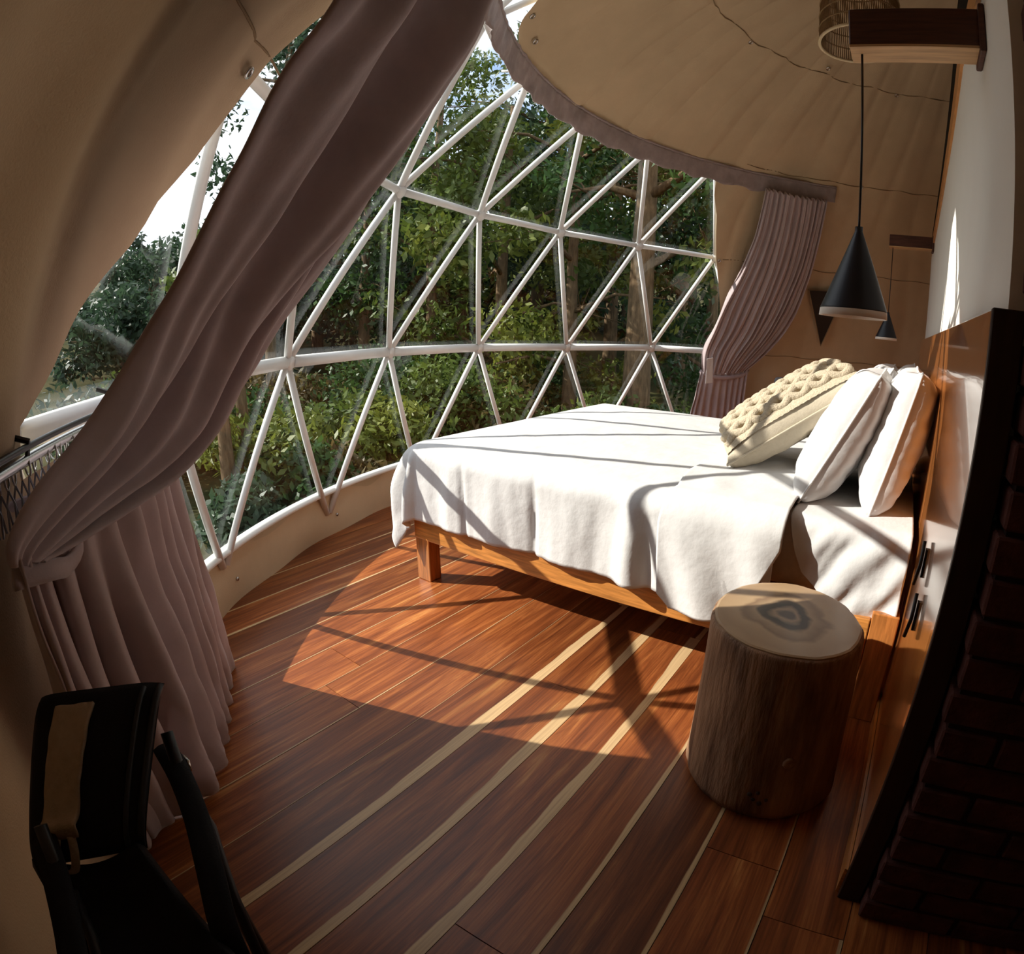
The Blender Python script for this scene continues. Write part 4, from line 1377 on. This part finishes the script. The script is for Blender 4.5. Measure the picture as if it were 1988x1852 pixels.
def shrub(az, dist, h, r, nleaf, lsize, mt, label, seed, group=None):
    rg = random.Random(seed)
    x = CAMP.x + dist * math.cos(R_(az))
    y = CAMP.y + dist * math.sin(R_(az))
    z = ground_z(x, y) - 0.05
    t = thing('shrub', label, 'shrub', (x, y, z), group)
    cs, rs = [], []
    st_ = MB()
    for k in range(7):
        a = k * 2.4 + rg.uniform(-.4, .4)
        q = Vector((x + math.cos(a) * r * rg.uniform(.1, .7), y + math.sin(a) * r * rg.uniform(.1, .7), z + h * rg.uniform(.35, .85)))
        st_.tube([(x, y, z), Vector((x, y, z)).lerp(q, .55) + Vector((0, 0, .08)), q], [.02, .014, .006], 5)
        cs.append(tuple(q))
        rs.append(r * rg.uniform(.35, .55))
    st_.build('stems', M['bark_tree'], t, smooth=True, loc=(x, y, z))['kind'] = 'stuff'
    leaf_obj(leaves(cs, rs, nleaf, lsize, seed, .8), 'foliage', mt, t, (x, y, z))
L0, L1, L2, L3, L4 = LEAF
tree(26.2, 7.4, 7.5, 1.7, .42, 5200, .13, L1, 'tree with a thick straight brown trunk seen behind the right window panes', 21, .19)
tree(33, 8.6, 6.2, 1.9, .22, 7000, .13, L2, 'yellow green leafy tree left of the thick brown trunk', 22, .11)
tree(19, 9.5, 6.0, 1.8, .2, 5500, .14, L1, 'dark green tree seen beside the far curtain', 23, .12)
tree(40, 9.2, 5.6, 2.0, .2, 7000, .13, L0, 'olive leaved tree filling the middle window panes', 24, .12)
tree(47, 10.5, 7.4, 2.2, .35, 5600, .14, L0, 'sparse tree with sky showing through its crown under the pelmet', 25, .10)
tree(53.5, 11.0, 5.2, 1.9, .3, 5000, .14, L1, 'dark green tree partly behind the swept curtain', 26, .11)
tree(36.5, 13.5, 8.0, 2.6, .2, 7000, .18, L1, 'tall dark tree standing behind the olive leaved tree', 27, .16)
tree(29, 13.0, 8.6, 2.5, .2, 7000, .18, L3, 'tall blue green tree rising behind the yellow green tree', 28, .16)
tree(44, 14.5, 6.4, 2.6, .15, 7000, .19, L3, 'blue green tree behind the sparse crown', 29, .15)
tree(22, 14.0, 8.6, 2.6, .2, 6500, .19, L0, 'tall olive tree behind the dark tree by the far curtain', 30, .16)
tree(50.5, 15.5, 5.2, 2.5, .1, 6500, .19, L1, 'rounded dark tree low on the slope in the left panes', 31, .15)
tree(58, 14.5, 4.6, 2.4, .1, 6500, .18, L3, 'low blue green tree behind the swept curtain edge', 32, .14)
tree(66, 17.0, 2.8, 2.2, .05, 6500, .20, L3, 'distant rounded tree under the cloud at left', 33, .15)
tree(74, 19.0, 1.8, 1.8, .05, 6000, .21, L3, 'distant low tree at the far left edge of the window', 34, .15)
tree(62.5, 8.8, 7.2, 1.6, .80, 3600, .13, L3, 'tall thin tree with a high crown above the cloud at left', 35, .085)
tree(67.3, 5.4, 2.6, .45, .85, 260, .12, L0, 'slim left trunk of the pair outside by the swept curtain', 36, .075)
tree(65.4, 5.9, 2.8, .45, .85, 260, .12, L0, 'slim right trunk of the pair outside by the swept curtain', 37, .07)
for az, d, h, sd_2, lb in ((14, 19, 7.0, 101, 'dark background tree furthest right, behind the far curtain edge'), (21, 20, 7.4, 102, 'dark background tree right of the thick brown trunk'), (27.5, 19, 7.0, 103, 'dark background tree directly behind the thick brown trunk'),
                          (33, 20.5, 7.2, 104, 'dark background tree filling the gap left of the thick trunk'), (38.5, 19.5, 6.6, 105, 'dark background tree behind the middle of the window'), (44, 21, 6.4, 106, 'dark background tree under the open patch of sky'), (50, 20, 5.6, 107, 'dark background tree near the edge of the swept curtain'), (56, 21, 5.0, 108, 'dark background tree hidden mostly by the swept curtain')):
    tree(az, d, h, 2.9, .02, 5000, .30, L1 if sd_2 % 2 else L3, lb, sd_2, .16, dens=12)
for az, d, h, cr_2, sd_2, lb in ((70.5, 11.5, 1.9, 1.5, 91, 'bushy dark tree low on the slope just left of the swept curtain'), (76, 12.5, 1.8, 1.5, 92, 'bushy dark tree at the far left edge of the opening'), (64, 12.5, 2.2, 1.7, 93, 'bushy dark tree low on the slope hidden by the swept curtain'), (73.5, 15.5, 1.8, 1.5, 94, 'darkest bushy tree further back under the cloud at left')):
    tree(az, d, h, cr_2, .05, 6000, .16, L3, lb, sd_2, .12)
k = 0
SHR = [(63, 6.0, .9, .8, 2, 'yellow green shrub outside just right of the pair of slim trunks'), (57, 6.6, 1.0, .9, 0, 'olive shrub outside in the lowest left triangle pane'),
       (52, 6.2, .8, .8, 2, 'low yellow green shrub outside above the canvas skirt, left of the bed'), (47, 7.2, 1.1, 1.0, 1, 'deep green shrub outside left of the bed corner'),
       (43, 6.9, 1.3, 1.0, 0, 'olive shrub outside behind the hanging bedspread corner'), (38, 7.4, 1.0, 1.0, 4, 'bronze shrub outside above the middle of the bed'),
       (33, 7.0, 1.1, .9, 0, 'olive shrub outside left of the thick brown trunk'), (29, 7.6, .9, .9, 2, 'yellow green shrub at the foot of the thick brown trunk'),
       (23, 7.8, 1.0, .9, 1, 'deep green shrub outside right of the thick brown trunk'), (60, 8.6, 1.3, 1.2, 4, 'bronze shrub further back near the slim trunks'),
       (54, 8.4, 1.5, 1.2, 1, 'tall deep green shrub in the second row of undergrowth at left'), (49, 9.2, 1.4, 1.2, 0, 'tall olive shrub in the second row, behind the low yellow one'),
       (36, 9.4, 1.5, 1.3, 1, 'tall deep green shrub in the second row behind the bed'), (68, 7.6, 1.1, 1.0, 1, 'deep green shrub outside left of the slim trunks'),
       (72, 8.2, 1.2, 1.2, 2, 'yellow green shrub outside at the far left, under the cloud'), (18, 8.2, 1.1, 1.0, 0, 'olive shrub outside beside the far curtain'),
       (60, 5.2, .8, .7, 1, 'small deep green shrub right against the dome at left'), (66, 4.6, .7, .6, 3, 'blue green shrub at the foot of the slim trunks'), (55, 5.3, .7, .7, 4, 'small bronze shrub close to the dome at left'),
       (78, 7.0, 1.2, 1.1, 3, 'blue green shrub outside at the left end of the chrome rail')]
for az, d, h, r, mi, lb in SHR:
    k += 1
    shrub(az, d, h, r, 2600, .10, LEAF[mi], lb, 60 + k, 'undergrowth outside the window')
